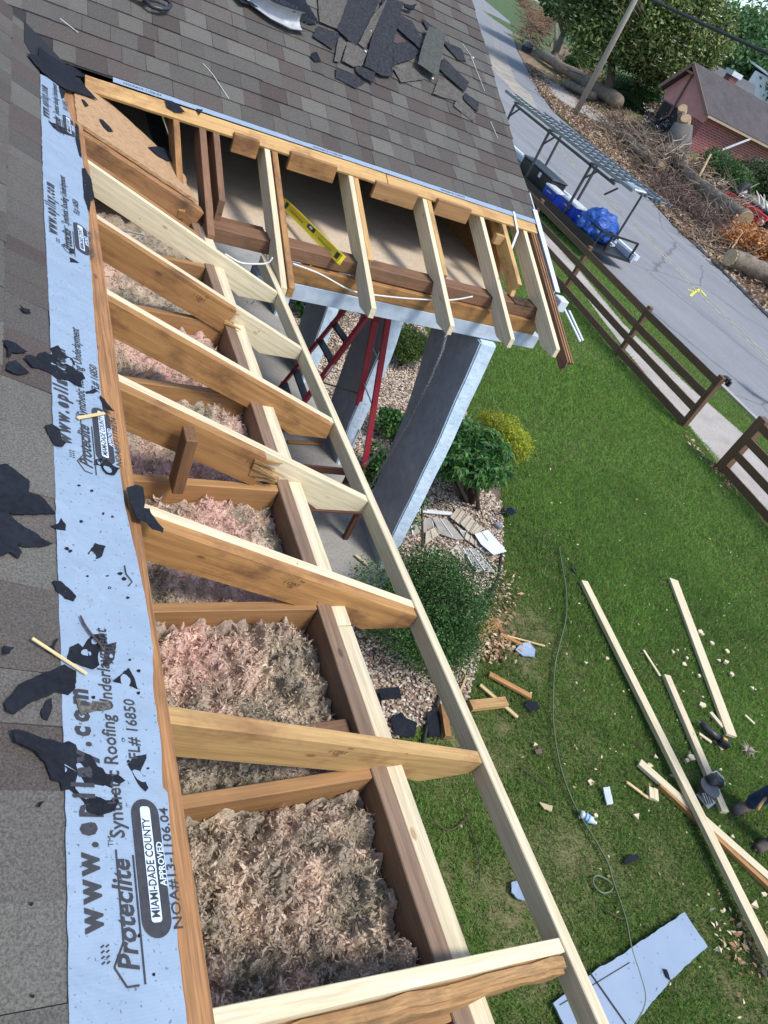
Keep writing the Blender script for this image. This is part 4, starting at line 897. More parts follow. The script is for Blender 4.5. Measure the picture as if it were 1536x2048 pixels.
# fallen trunks, logs and broken limbs
W_log=nm('tree_bark',[(.3,(.12,.095,.07)),(.55,(.21,.17,.13)),(.75,(.30,.26,.21))],3.,8,.95,.8,.03,(1,1,1),fine=(22,.3))
M_cut=nm('fresh_cut_wood',[(.35,(.36,.25,.13)),(.65,(.52,.38,.22))],9,4,.8)
def log(px,rs,label,name='fallen_log',cat='log',lift=None,ends=(1,1),group=None,mat=None,k=0):
    P=[]; 
    for i,(u,v) in enumerate(px):
        p=atT(u,v); r_=rs[min(i,len(rs)-1)]; P.append(p+Vector((0,0,(lift[i] if lift else (.25 if r_>.2 else 0))+r_*.8)))
    R_=[rs[min(i,len(rs)-1)] for i in range(len(P))]
    Q=[];RR=[]
    for i in range(len(P)-1):
        for j in range(6): t=j/6; Q.append(P[i].lerp(P[i+1],t)+Vector((noise.noise((P[i].x,t*3+i,1)),noise.noise((P[i].x,t*3+i,5)),noise.noise((P[i].y,t*3,9))))*R_[i]*.25); RR.append((R_[i]*(1-t)+R_[i+1]*t)*(1+.10*noise.noise((t*4+i,P[i].y,3))))
    Q.append(P[-1]); RR.append(R_[-1]); mb=MB(); mb.tube(Q,RR,12,caps=True); o=mb.build(name,mat or W_log,None,True)
    tag(o,label,cat,group)
    for on,a,b_,r_ in ((ends[0],Q[0],Q[1],RR[0]),(ends[1],Q[-1],Q[-2],RR[-1])):
        if on: 
            d=(a-b_).normalized(); m2=MB(); m2.tube([a-d*.05,a+d*.015],r_*1.0,14); c_=m2.build('cut_end',M_cut); c_.parent=o
    return o
log([(1078,121),(1109,143),(1166,180),(1225,222)],[.42,.44,.46,.50],'longest grey fallen trunk lying behind the utility pole',ends=(0,0))
log([(1125,177),(1150,192),(1180,206)],[.27,.29,.3],'shorter sawn log lying on the roadside of the long trunk',ends=(1,0))
log([(1109,135),(1100,118),(1088,100)],[.26,.24,.16],'forked grey limb standing up from the long trunk',name='tree_limb',cat='limb',lift=[0,.9,2.6],ends=(0,0))
log([(1112,138),(1120,125),(1126,112)],[.18,.14,.1],'short side limb leaning up beside the forked limb',name='tree_limb',cat='limb',lift=[0,.3,1.2],ends=(0,0))
log([(1135,128),(1152,140),(1174,152)],[.17,.2,.24],'curved limb with an orange sawn end below the young tree',name='tree_limb',cat='limb',lift=[.6,.7,.7],ends=(0,1))
log([(1090,158),(1103,166),(1118,172)],[.2,.22,.1],'split orange heartwood piece beside the long trunk',mat=M_cut,cat='log',ends=(0,0))
log([(1238,282),(1262,305),(1285,330),(1310,352)],[.22,.24,.27,.28],'bent grey trunk lying among leaf litter left of the stump roots')
log([(1322,312),(1338,335),(1350,350),(1379,378)],[.30,.30,.28,.27],'upper half of the trunk lying in front of the brick house',ends=(0,0))
log([(1379,380),(1423,420),(1450,440),(1473,462)],[.30,.36,.38,.40],'thick lower trunk lying above the orange leaf heap',ends=(0,1))
log([(1442,540),(1480,556),(1536,584),(1580,603)],[.33,.34,.35,.35],'smooth grey log beside the kerb at the right edge',ends=(1,0))
log([(1434,512),(1451,533)],[.09,.10],'thin pale stick propped against the smooth log',name='branch',cat='branch')
log([(1396,447),(1425,464)],[.14,.15],'short branch lying among the grey brush',name='branch',cat='branch')
log([(1450,458),(1476,484)],[.18,.12],'broken limb end beside the orange leaf heap',name='branch',cat='branch')
log([(1379,388),(1380,372)],[.10,.05],'upright splintered bare stake in the brush',name='broken_branch',cat='branch',lift=[0,1.7],mat=M_cut,ends=(0,0))
log([(1436,440),(1398,398)],[.10,.04],'leaning splintered limb above the thick trunk',name='broken_branch',cat='branch',lift=[0,1.1],mat=M_cut,ends=(0,0))
# cut trunk standing against the pink gable
s0=atT(1345,312); tp=along(1372,236,(s0-Vector(CAM)).length*.995); st=MB(); mid=s0.lerp(tp,.5)
st.tube([s0-Vector((0,0,.3)),s0.lerp(tp,.2),mid,s0.lerp(tp,.85)],[.98,.86,.78,.55],16); o=st.build('tree_stump',nm('grey_trunk_bark',[(.35,(.10,.095,.085)),(.65,(.17,.16,.15))],3,7,.95,.6,.03,(1,1,.3)),None,True); tag(o,'tall grey cut tree trunk standing in front of the pink gable','tree trunk')
dv=(tp-s0).normalized(); tv=Vector((-.6,-.25,.55)).normalized()
for (a_,rx) in ((tp,.30),(tp+Vector((-.1,.6,.35)),.26)):
    m2=MB(); m2.tube([a_-tv*.35,a_],[rx*1.05,rx],16,caps=True); c_=m2.build('cut_end',M_cut); c_.parent=o
    m2=MB(); m2.tube([s0.lerp(tp,.6),a_-tv*.3],[rx*1.1,rx],10); c_=m2.build('limb',W_log); c_.parent=o
# brush heaps: tangles of thin branches
def brush(label,px,rad,h,n,col,seed,name='brush_pile',r0=.02):
    rd=random.Random(seed); mb=MB()
    for i in range(n):
        u,v=px[rd.randrange(len(px))]; p=atT(u+rd.gauss(0,9),v+rd.gauss(0,7)); p=p+Vector((rd.gauss(0,rad*.4),rd.gauss(0,rad*.4),rd.uniform(0,h)))
        a=rd.uniform(0,6.28); L=rd.uniform(.5,1.7); d=Vector((math.cos(a),math.sin(a),rd.uniform(-.35,.5))).normalized(); q=[p]
        for k in range(4): d=(d+Vector((rd.gauss(0,.25),rd.gauss(0,.25),rd.gauss(0,.2)))).normalized(); q.append(q[-1]+d*L/4)
        q=[Vector((t.x,t.y,max(t.z,ter(t.x,t.y)+.03))) for t in q]; rr=rd.uniform(.4,1.3)*r0; f=rd.uniform(.6,1.5); mb.tube(q,[rr*1.5,rr*1.2,rr,rr*.7,rr*.4],3,[x*f for x in col],False)
    o=mb.build(name,colmat('twig_'+str(seed),.9,spec=.1),None,False,True); tag(o,label,kind='stuff'); return o
brush('tangled grey-brown brush heap along the verge left of the thick trunk',[(1330,395),(1350,415),(1375,425),(1400,440),(1420,455),(1440,470),(1310,375),(1345,385)],.8,.45,900,(.17,.12,.10),61)
brush('reddish brown cut brush heap above the dark bin at the top of the verge',[(1050,30),(1062,50),(1075,65),(1055,70),(1085,40),(1060,95)],1.4,2.2,1100,(.21,.13,.09),62,r0=.035)
brush('loose sticks heaped behind the long fallen trunk',[(1150,150),(1165,165),(1130,140),(1175,172)],1.,.8,420,(.22,.16,.11),63,r0=.03)
brush('twisted root tangle around the middle of the verge',[(1290,300),(1310,318),(1325,332),(1300,345),(1270,290),(1230,262)],.9,.8,700,(.20,.15,.11),64,r0=.03)
brush('scattered twigs over the litter beside the kerb',[(1480,510),(1500,540),(1530,560),(1440,500),(1400,480),(1250,300),(1200,255)],1.2,.3,500,(.24,.18,.13),65,r0=.022)
brush('bare broken branches lying over the fallen trunks in front of the brick house',[(1330,320),(1345,345),(1370,365),(1395,390),(1420,410),(1445,430),(1465,450),(1270,310),(1295,340)],.8,1.1,420,(.26,.21,.16),66,r0=.026)
def heap(name,label,px,rad,h,n,s0,s1,cols,seed):
    def f(r):
        u,v=px[r.integers(len(px))]; p=atT(u,v); x=p.x+r.normal(0,rad*.5); y=p.y+r.normal(0,rad*.5); return (x,y,ter(x,y)+abs(r.normal(0,h*.4)))
    bulk(name,*leaves(n,f,s0,s1,cols,seed,.1,.5),M_leaf,label)
OR=[(.48,.19,.06),(.58,.26,.09),(.36,.13,.05),(.62,.34,.14),(.25,.10,.04)]
heap('orange_leaves','heap of dead orange-brown leaves right of the smooth log',[(1458,500),(1475,503),(1495,508),(1515,520),(1535,532),(1480,480)],.9,.8,6500,.05,.12,OR,71)
heap('orange_leaves','dead orange leaves on branches behind the thick trunk',[(1395,345),(1410,365),(1425,378)],.8,.8,4200,.05,.12,[(.36,.17,.09),(.44,.24,.13),(.27,.13,.07),(.34,.28,.14)],72)
heap('brown_brush_leaves','withered brown leaves on the brush at the top of the verge',[(1045,20),(1060,40),(1078,58),(1040,8),(1090,55)],1.8,2.8,8000,.08,.16,[(.34,.20,.13),(.42,.26,.17),(.24,.15,.10),(.15,.14,.07)],73)
heap('rubbish_heap','jumbled heap of rubbish and branches left of the pink gable',[(1292,225),(1300,238),(1312,250),(1296,262),(1308,270)],.9,1.2,1800,.07,.18,[(.08,.07,.07),(.3,.22,.15),(.03,.03,.04),(.6,.58,.55),(.18,.12,.08),(.05,.07,.12)],74)
# dark bin, blue tarp scrap
p=atT(1050,104); e=empty('wheelie_bin',p); tag(e,'dark grey plastic bin tipped over at the end of the fallen trunk','bin'); mt=Matrix.Translation(p+Vector((0,0,.35)))@Matrix.Rotation(.5,4,'Z')@Matrix.Rotation(1.3,4,'Y')
mb=MB(); V=[mt@Vector(q) for q in ((-.28,-.3,-.5),(.28,-.3,-.5),(.28,.3,-.5),(-.28,.3,-.5),(-.36,-.38,.5),(.36,-.38,.5),(.36,.38,.5),(-.36,.38,.5))]; mb.add(V,[(3,2,1,0),(0,1,5,4),(1,2,6,5),(2,3,7,6),(3,0,4,7),(4,5,6,7)]); put(mb.build('body',flat('dark_plastic',(.05,.055,.07),.4)),e)
mb=MB(); mb.box(None,(.8,.84,.06),m=mt@Matrix.Translation((0,0,.54))); put(mb.build('lid',flat('grey_lid',(.30,.33,.38),.35)),e)
M_tarp=nm('blue_tarp',[(.3,(.012,.06,.28)),(.6,(.02,.12,.48)),(.8,(.10,.28,.70))],4,6,.42,.9,.05,fine=(9,.2))
def lump(name,label,cat,p,dims,mat,seed,sub=4,amp=.25,rz=0,f=2.4,parent=None):
    bm=bmesh.new(); bmesh.ops.create_icosphere(bm,subdivisions=sub,radius=1.)
    for v in bm.verts:
        q=v.co*f+Vector((seed,0,0)); k=1+amp*noise.noise(q)+amp*.6*abs(noise.noise(q*2.3))-amp*.3; v.co=Vector((v.co.x*dims[0]*k,v.co.y*dims[1]*k,max(v.co.z,-.75)*dims[2]*k))
    me=bpy.data.meshes.new(name); bm.to_mesh(me); bm.free(); me.materials.append(mat); me.polygons.foreach_set('use_smooth',[True]*len(me.polygons)); o=bpy.data.objects.new(name,me); COL.objects.link(o); o.location=p; o.rotation_euler.z=rz
    if label: tag(o,label,cat)
    if parent: put(o,parent)
    return o
lump('tarp_scrap','crumpled blue tarp scrap lying behind the long fallen trunk','tarp',atT(1195,188)+Vector((0,0,.2)),(1.1,.5,.3),M_tarp,3,4,.6)
p=atT(1299,292); lump('rubbish_bag','small purple and yellow rag on the verge left of the standing trunk','rag',p+Vector((0,0,.3)),(.35,.3,.3),flat('purple_rag',(.06,.03,.16)),5,3,.5)
# red machine at the right edge
M_red=flat('red_paint',(.62,.06,.055),.4,var=.15); M_tyre=flat('tyre_rubber',(.018,.018,.02),.7)
j0=atT(1454,418); j1=atT(1552,470); jx=(j1-j0); jl=jx.length; jx.normalize(); jy=Vector((-jx.y,jx.x,0)); mm=Matrix(((jx.x,jy.x,0,j0.x),(jx.y,jy.y,0,j0.y),(0,0,1,j0.z),(0,0,0,1)))
e=empty('trailer',j0); tag(e,'red steel equipment trailer carrying pale branches at the right edge','trailer')
def jp(nm_,boxes,mat):
    mb=MB()
    for c_,d in boxes: mb.box(None,d,m=mm@Matrix.Translation(c_))
    o=mb.build(nm_,mat); bevel(o,.02); put(o,e)
S=jl/4.6
jp('frame',[((1.9*S,0,.95*S),(4.2*S,.16,.18)),((1.9*S,-.75,.95*S),(4.2*S,.16,.2)),((.15*S,-.4,.72*S),(.16,1.0,.5)),((.75*S,-.8,.60*S),(1.3*S,.1,.16))],M_red)
jp('body_panel',[((1.75*S,-.82,.62*S),(1.15*S,.14,.55)),((2.9*S,-.8,.55*S),(1.3*S,.12,.22))],M_red); jp('deck',[((2.2*S,.45,1.0*S),(3.3*S,.8,.22))],M_tyre)
def wheel(c_,r_,wd,axis,parent):
    a=Vector(axis).normalized(); mb=MB(); pr=[(-.5,.55),(-.5,.9),(-.38,1.),(.38,1.),(.5,.9),(.5,.55)]; u=a.cross(Vector((0,0,1))).normalized(); w2=u.cross(a); V=[];F=[]; n=24
    for k in range(n):
        t=6.2832*k/n
        for (s_,q_) in pr: V.append(Vector(c_)+a*s_*wd+(u*math.cos(t)+w2*math.sin(t))*r_*q_)
    for k in range(n):
        for i in range(6): F.append((k*6+i,k*6+(i+1)%6,((k+1)%n)*6+(i+1)%6,((k+1)%n)*6+i))
    mb.add(V,F); t_=put(mb.build('tyre',M_tyre,None,True),parent); mb=MB(); mb.tube([Vector(c_)-a*wd*.35,Vector(c_)+a*wd*.35],r_*.56,16); rm=mb.build('rim',M_trim); rm.parent=t_; rm.matrix_parent_inverse=t_.matrix_world.inverted() if False else Matrix.Translation(parent.location).inverted()@Matrix.Translation(parent.location)
wheel(mm@Vector((.1*S,.2,1.15*S)),.62,.34,jx*.9+jy*.2,e); wheel(mm@Vector((1.0*S,-.1,.45)),.45,.28,jy,e); wheel(mm@Vector((3.2*S,-.1,.45)),.45,.28,jy,e)
rd=random.Random(8)
for i in range(14):
    a_=mm@Vector((rd.uniform(1.4,4)*S,rd.uniform(0,.8),1.25*S)); b_=a_+Vector((rd.gauss(0,.6),rd.gauss(0,.6),rd.uniform(.05,.5)))
    mb=MB(); mb.tube([a_,a_.lerp(b_,.5)+Vector((0,0,.08)),b_],[.05,.045,.02],6); o=mb.build('cut_branch',flat('pale_branch',(.60,.60,.55))); tag(o,'pale cut branch loaded on the red trailer','branch','pale branches on the red trailer')

# ================================================================== PARKED RACK TRAILER AT THE KERB
BEFORE=set(bpy.data.objects)
e=empty('utility_trailer',(15.9,20,0)); tag(e,'black utility trailer with ladder rack parked at the kerb behind the fence','trailer'); TR=e
M_alu=nm('aluminium',[(.3,(.20,.22,.24)),(.7,(.32,.345,.37))],6,4,.45,metal=.5)
M_gm=flat('gunmetal',(.045,.055,.065),.45)
xn,xf=15.1,16.6
def P_(mbx,name,mat): o=mbx.build(name,mat); put(o,e); return o
mb=MB(); mb.box((15.85,20.9,.20),(1.6,8.6,.07)); P_(mb,'deck',M_blk)
mb=MB(); mb.box((15.03,20.9,.30),(.07,8.7,.22)); P_(mb,'side_rail',M_blk); 
mb=MB(); mb.box((16.72,20.9,.36),(.16,8.7,.14)); mb.box((16.60,20.9,.30),(.03,8.7,.2)); P_(mb,'side_rail',M_trim)
def vpost(x,px,z0,z1,w_=.06):
    q=atx(px[0],px[1],x); mb=MB(); mb.box((x,q.y,(z0+z1)/2),(w_,w_,z1-z0)); return P_(mb,'rack_post',M_gm),q.y
y1=vpost(xn,(1098,265),.35,1.78)[1]; y2=vpost(xn,(1180,325),.35,1.82)[1]; y0=vpost(xn,(1032,212),.35,1.78)[1]
vpost(xf,(1117,280),.35,1.78); vpost(xf,(1189,331),.35,1.82)
ry=atx(1281,376,16.2); mb=MB(); mb.tube([(16.2,ry.y,.45),(16.2,ry.y,ry.z-.12),(16.25,ry.y-.08,ry.z),(16.35,ry.y-.25,ry.z+.05)],.032,8); P_(mb,'rack_post',M_gm)
mb=MB(); mb.box((xn,(y0+ry.y)/2,1.80),(.06,y0-ry.y,.07)); P_(mb,'rack_rail',M_gm); mb=MB(); mb.box((xf,(y0+ry.y)/2,1.80),(.06,y0-ry.y,.07)); P_(mb,'rack_rail',M_gm)
for yy in (y0,y1,y2,ry.y+.15):
    mb=MB(); mb.box((15.85,yy,1.855),(1.6,.06,.045)); P_(mb,'rack_crossbar',M_gm)
    for x_,s_ in ((xn,1),):
        mb=MB(); mb.bar((x_,yy-.02,1.45),(x_+.0,yy-.36,1.77),.04,.04); P_(mb,'rack_brace',M_gm)
for yy in (18.5,19.6): wheel((15.35,yy,.07),.20,.2,(1,0,0),e); wheel((16.4,yy,.07),.20,.2,(1,0,0),e)
def ladder(label,xa,xb,ya,yb,z,step=.3,g='aluminium ladders on the trailer rack'):
    l=empty('extension_ladder',(xa,ya,z)); tag(l,label,'ladder',g)
    for x_ in (xa,xb): mb=MB(); mb.box((x_,(ya+yb)/2,z),(.03,yb-ya,.085)); put(mb.build('stile',M_alu),l)
    y=ya+.15
    while y<yb: mb=MB(); mb.tube([(xa,y,z),(xb,y,z)],.014,6); put(mb.build('rung',M_alu),l); y+=step
ladder('longest aluminium ladder, lowest on the near side of the trailer rack',15.15,15.57,16.5,24.3,1.93)
ladder('aluminium ladder in the middle of the trailer rack',15.62,16.02,16.4,23.0,1.94)
ladder('aluminium ladder with bright stile on the street side of the trailer rack',16.08,16.46,16.3,22.6,1.95)
mb=MB()
for k in range(3): mb.box((15.2+.16*k,16.65+.1*k,1.99),(.03,.5,.05),.5*k)
mb.tube([(15.1,16.4,1.99),(15.5,16.4,2.02)],.025,6); o=mb.build('ladder_bracket',M_trim); tag(o,'white metal ladder brackets stacked at the rack end','bracket')
p=atx(1103,357,16.0); mb=MB(); mb.box((15.6,20.9,.52),(.62,1.9,.55)); o=mb.build('body',M_blk); bevel(o,.03); e2=empty('tool_chest',(15.6,20.9,.45)); tag(e2,'long black tool chest with a chrome latch on the trailer','tool chest'); put(o,e2)
mb=MB(); mb.box((15.6,20.9,.81),(.66,1.95,.05)); o=mb.build('lid',M_gm); bevel(o,.02); put(o,e2); mb=MB(); mb.box((15.27,20.6,.68),(.03,.12,.14)); put(mb.build('latch',M_trim),e2)
M_cool=flat('blue_plastic',(.015,.05,.42),.35); M_whp=flat('white_plastic',(.78,.79,.80),.35)
def cooler(label,x,y,z,s=1.,rz=0):
    l=empty('cool_box',(x,y,z)); tag(l,label,'cool box'); 
    for nm_,mt_,c_,d in (('body',M_cool,(0,0,.2*s),(.42*s,.75*s,.40*s)),('lid',M_whp,(0,0,.43*s),(.44*s,.78*s,.06*s)),('handle',M_whp,(-.23*s,0,.30*s),(.03,.3*s,.05))):
        mb=MB(); mb.box(None,d,m=Matrix.Translation((x,y,z))@Matrix.Rotation(rz,4,'Z')@Matrix.Translation(c_)); o=mb.build(nm_,mt_); bevel(o,.02,2); put(o,l)
cooler('blue cool box with a white lid beside the trailer post',15.4,18.55,.25,1.1); cooler('second blue cool box standing near the trailer edge',15.35,19.6,.25,.95)
cooler('small blue cool box behind the fence rail',15.35,17.7,.25,.75)
for i,(x_,y_,L_) in enumerate(((16.25,18.6,2.6),(16.1,18.2,2.2),(16.4,18.9,3.0),(15.95,17.6,1.4))):
    mb=MB(); mb.box((x_,y_,.30+.03*i),(.11,L_,.05),.03*i); o=mb.build('gutter_length',M_trim); tag(o,'length of pale metal gutter lying on the trailer','gutter','pale gutter lengths on the trailer')
q=atx(1200,452,15.95); lump('tarp_bundle','folded blue tarp bundle strapped to the trailer end','tarp',(15.95,16.95,.92),(.72,.50,.46),M_tarp,9,5,.20,.2,2.2).location=atx(1197,452,15.05)+Vector((.65,.9,-.12))
mb=MB()
for a_,b_ in (((15.15,16.7,.25),(15.15,16.7,.70)),((16.6,16.7,.25),(16.6,16.7,.70)),((15.15,16.7,.70),(16.6,16.7,.70)),((15.15,17.6,.70),(15.15,16.7,.70)),((15.6,16.7,.25),(15.6,16.7,.70)),((15.3,18.,.70),(15.9,16.75,.65))): mb.bar(a_,b_,.05,.05)
P_(mb,'end_gate',M_blk)

for o in set(bpy.data.objects)-BEFORE:
    if o.parent is None: o.location=o.location+Vector((-.65,-.9,.12))
# ================================================================== THINGS ON THE ROOF
M_tar=nm('tar_paper',[(.3,(.010,.012,.018)),(.7,(.017,.020,.028))],8,6,.9,.3,.003,fine=(60,.2),spec=.2)
M_grit=colmat('x',.9) if False else nm('granule_back',[(.35,(.022,.024,.030)),(.65,(.042,.044,.050))],40,4,.95,.4,.002,fine=(170,.6),spec=.2)
M_gran=nm('granule_face',[(.35,(.085,.078,.070)),(.65,(.12,.112,.10))],30,4,.95,.4,.002,fine=(170,.5),spec=.2)
def cz(ox,oy,s): return lambda x,y:(ox+x/s,oy+y/s)
Cb=cz(0,900,2.743); Cc=cz(0,400,2.743); Cd=cz(0,1440,2.743); Ca=cz(0,0,2.4)
def scrap(label,pts,f,plane='A',mat=None,name='tar_paper_scrap',cat='scrap',off=.012,th=.002,curl=.006,group=None,step=.007,amp=.0011):
    F_=atA if plane=='A' else atB; n=NA if plane=='A' else NB
    P=[F_(*f(x,y)) for x,y in pts]
    c_=sum(P,Vector())/len(P); Q=densify(P,step,amp,int(abs(P[0].x*977+P[0].y*331))%999)
    org=F_(*f(*pts[0])); Q=[q-n*((q-org).dot(n)) for q in Q]
    rr=max((q-c_).length for q in Q)
    # rings towards the middle so that the sheet can lift and ripple
    V=[];F=[]; m=len(Q); K=4 if rr>.03 else 2; sd=c_.x*31+c_.y*17
    for k in range(K):
        t=1-k/K
        for q in Q: 
            p=c_.lerp(q,t); d=(p-c_).length/rr; p=p+n*(off+curl*(d**2)*(.5+noise.noise(p*14+Vector((sd,0,0))))+curl*.35*noise.noise(p*30)); V.append(p)
    V.append(c_+n*off); 
    for k in range(K-1):
        for i in range(m): a=k*m+i; b_=k*m+(i+1)%m; F.append((a,b_,b_+m,a+m))
    for i in range(m): F.append(((K-1)*m+i,(K-1)*m+(i+1)%m,K*m))
    nv=len(V); V+=[v-n*th for v in V]; F+=[tuple(j+nv for j in f_[::-1]) for f_ in F]; F+=[(i,(i+1)%m,nv+(i+1)%m,nv+i) for i in range(m)]
    o=mesh(name,V,F,mat or M_tar); tag(o,label,cat,group); return o
scrap('largest ragged black paper scrap, crossing the lowest web address',[(35,85),(75,75),(150,100),(260,125),(320,150),(355,135),(395,155),(410,190),(475,212),(515,275),(545,280),(560,310),(600,325),(625,318),(662,355),(640,368),(600,350),(590,380),(615,415),(632,470),(600,520),(560,535),(520,550),(455,520),(440,470),(400,430),(360,400),(320,405),(310,360),(260,345),(230,260),(170,200),(115,155),(55,150)],Cd,curl=.014)
scrap('long black paper scrap slanting from the shingles onto the blue strip',[(5,1405),(60,1350),(90,1305),(180,1260),(240,1235),(330,1200),(395,1235),(395,1265),(390,1330),(355,1365),(300,1340),(240,1370),(150,1405),(60,1470),(15,1450)],Cb,curl=.010)
scrap('rounded lobed black paper scrap above the long slanting scrap',[(350,1150),(365,1100),(410,1080),(430,1110),(455,1070),(490,1030),(535,1025),(570,1050),(565,1085),(530,1120),(520,1150),(525,1200),(490,1225),(430,1205),(400,1190),(350,1180)],Cb,curl=.009)
scrap('gritty black shingle fragment beside the lobed scrap',[(560,1085),(618,1075),(610,1165),(575,1205),(548,1205)],Cb,mat=M_grit,name='shingle_fragment')
scrap('triangular black paper scrap near the decking edge',[(598,1290),(685,1215),(720,1270),(735,1330),(690,1310),(650,1300)],Cb)
scrap('boomerang-shaped black paper scrap over the hash sign',[(680,260),(710,222),(780,208),(782,230),(750,262),(745,285),(765,320),(795,390),(778,410),(750,385),(715,325)],Cd)
scrap('small grey shingle piece lying over the letters com',[(395,1385),(430,1390),(500,1395),(580,1400),(583,1445),(540,1450),(490,1455),(425,1480),(405,1430)],Cb,mat=M_gran,name='shingle_fragment')
scrap('square black paper scrap in the middle of the blue strip',[(505,530),(560,550),(545,600),(515,615),(465,585)],Cb)
scrap('oval black paper scrap at the shingle edge of the blue strip',[(270,740),(315,740),(360,775),(400,825),(385,850),(340,835),(300,800)],Cb)
scrap('small pointed black scrap at the shingle edge above the square scrap',[(262,435),(305,420),(318,393),(345,425),(345,460),(300,455)],Cb)
scrap('tall black paper scrap draped over the decking at the fifth rafter',[(665,240),(705,233),(750,245),(765,290),(770,340),(800,345),(820,390),(865,465),(860,488),(800,475),(770,420),(720,410),(710,360),(680,300)],Cb,off=.02,curl=.02)
scrap('dark glossy curled scrap below the second capsule mark',[(535,1470),(560,1445),(590,1465),(632,1500),(610,1530),(570,1525),(545,1500)],Cc,mat=M_tar,curl=.02)
scrap('small square black scrap at the corner of the second capsule mark',[(505,1440),(545,1435),(540,1475),(500,1470)],Cc)
scrap('large black paper scrap lying over the second web address',[(115,885),(140,878),(180,885),(205,855),(235,850),(262,868),(285,860),(262,830),(300,825),(330,858),(385,885),(410,935),(445,970),(452,1000),(430,1010),(432,1048),(395,1035),(370,1010),(300,1000),(265,970),(200,940),(160,935)],Cc,curl=.014)
scrap('thin black scrap on the shingles left of the second web address',[(0,790),(30,788),(75,805),(135,855),(90,855),(50,850),(45,880),(28,870),(30,830)],Cc)
scrap('jagged flat black scrap on the shingles left of the blue strip',[(22,945),(30,905),(70,900),(100,925),(145,970),(90,975),(60,965)],Cc)
scrap('leaf-shaped black scrap on the shingles beside the second web address',[(232,1258),(265,1250),(318,1280),(322,1330),(345,1355),(325,1380),(285,1370),(260,1320)],Cc,curl=.012)
scrap('tiny black scrap on the shingles near the third rafter',[(97,600),(150,618),(158,640),(120,632)],Cc)
scrap('square black scrap on the blue strip under the third capsule mark',[(368,280),(395,285),(400,330),(430,340),(425,360),(375,355)],Cc)
scrap('narrow black ribbon lying along the decking edge by the second FL number',[(530,1095),(560,1110),(590,1150),(608,1185),(580,1180),(550,1140)],Cc,curl=.012)
scrap('little black scrap left of the second FL number',[(455,1070),(500,1055),(520,1068),(500,1078),(462,1080)],Cc)
scrap('broad black paper sheet at the left edge with a pointed right end',[(-60,100),(20,95),(60,120),(150,190),(145,250),(115,265),(200,262),(235,290),(290,370),(100,372),(-60,372)],Cb,curl=.012)
scrap('long torn black sheet at the left edge below the pointed sheet',[(-60,385),(20,372),(80,420),(180,478),(265,545),(200,550),(110,545),(60,520),(50,545),(105,580),(90,612),(40,580),(-20,605),(-60,600)],Cb,curl=.012)
scrap('small blue-black scrap on the shingles left of the wood splinter',[(0,1095),(60,1105),(35,1135),(0,1145)],Cb)
scrap('small folded black scrap at the blue strip edge by the wood splinter',[(235,1105),(270,1090),(285,1060),(302,1060),(280,1100),(290,1145),(250,1125)],Cb)
scrap('dark scrap on the shingles below the long slanting scrap',[(205,1460),(235,1395),(262,1380),(270,1430),(240,1505),(215,1490)],Cb)
scrap('small black scrap on the shingles below the largest scrap',[(180,500),(195,470),(215,470),(195,498)],Cd)
# black membrane at the top of the valley
scrap('torn black valley membrane at the top corner of the blue strip',[(122,272),(175,285),(180,240),(240,285),(300,320),(420,350),(520,375),(600,405),(560,410),(480,390),(380,375),(345,368),(400,430),(460,492),(400,470),(350,455),(330,455),(285,430),(240,395),(190,360),(150,310)],Ca,off=.02,curl=.012,name='valley_membrane',cat='membrane')
for i,(pts,lab) in enumerate((([(385,485),(400,490),(420,515),(405,522)],'tiny black scrap at the top of the raw sheathing'),([(470,580),(490,585),(520,615),(538,640),(515,640),(490,615)],'small black scrap in the middle of the raw sheathing'),([(705,715),(750,710),(790,722),(835,735),(838,775),(800,782),(750,755)],'oval black scrap at the lower end of the raw sheathing'))):
    scrap(lab,pts,Ca,off=.013)
scrap('black scrap stuck on the sawn sheathing strip above the dark attic',[(790,485),(825,492),(860,515),(885,548),(840,545),(800,520)],Ca,'B')
scrap('tiny black scrap on the sawn sheathing strip right of the larger one',[(940,530),(972,533),(955,558)],Ca,'B')
for i,(pts) in enumerate(([(275,430),(310,445),(300,480),(290,485)],[(228,596),(260,605),(330,640),(335,663),(290,650),(250,625)],[(355,600),(370,620),(385,770),(372,755),(355,680)],[(385,820),(400,822),(430,870),(448,968),(430,965),(420,1035),(395,960)])):
    scrap(['black membrane edge showing at the top of the decking','curved black patch at the top capsule mark','narrow black strip along the upper decking edge','jagged black strip where the new near rafter meets the decking'][i],pts,Ca,off=.013)
rd=random.Random(12)
for (x,y) in [(420,212),(552,365),(603,383),(352,560),(370,572),(495,622),(465,710),(573,708),(643,695),(665,725),(585,772),(686,827),(695,1168),(745,1228),(740,1350),(495,1375),(430,408),(490,240)]:
    s=rd.uniform(6,16); pts=[(x+s*math.cos(a)*rd.uniform(.6,1.2),y+s*.8*math.sin(a)*rd.uniform(.6,1.2)) for a in (0,1.1,2.2,3.3,4.4,5.4)]
    scrap('tiny black paper fleck on the pale blue underlayment',pts,Cb,curl=.002,step=.004,amp=.0006,name='paper_fleck',cat='fleck',group='black flecks on the blue underlayment')
for (x,y) in [(658,127),(683,243),(792,283),(822,1412),(157,1532),(150,1030),(742,1200)]:
    s=rd.uniform(7,14); pts=[(x+s*math.cos(a)*rd.uniform(.6,1.2),y+s*math.sin(a)*rd.uniform(.6,1.3)) for a in (0,1.1,2.2,3.3,4.4,5.4)]
    scrap('tiny black paper fleck on the pale blue underlayment' if x>360 else 'tiny black paper fleck on the near shingles',pts,Cd,curl=.002,step=.004,amp=.0006,name='paper_fleck',cat='fleck',group='black flecks on the blue underlayment' if x>360 else 'black flecks on the near shingles')
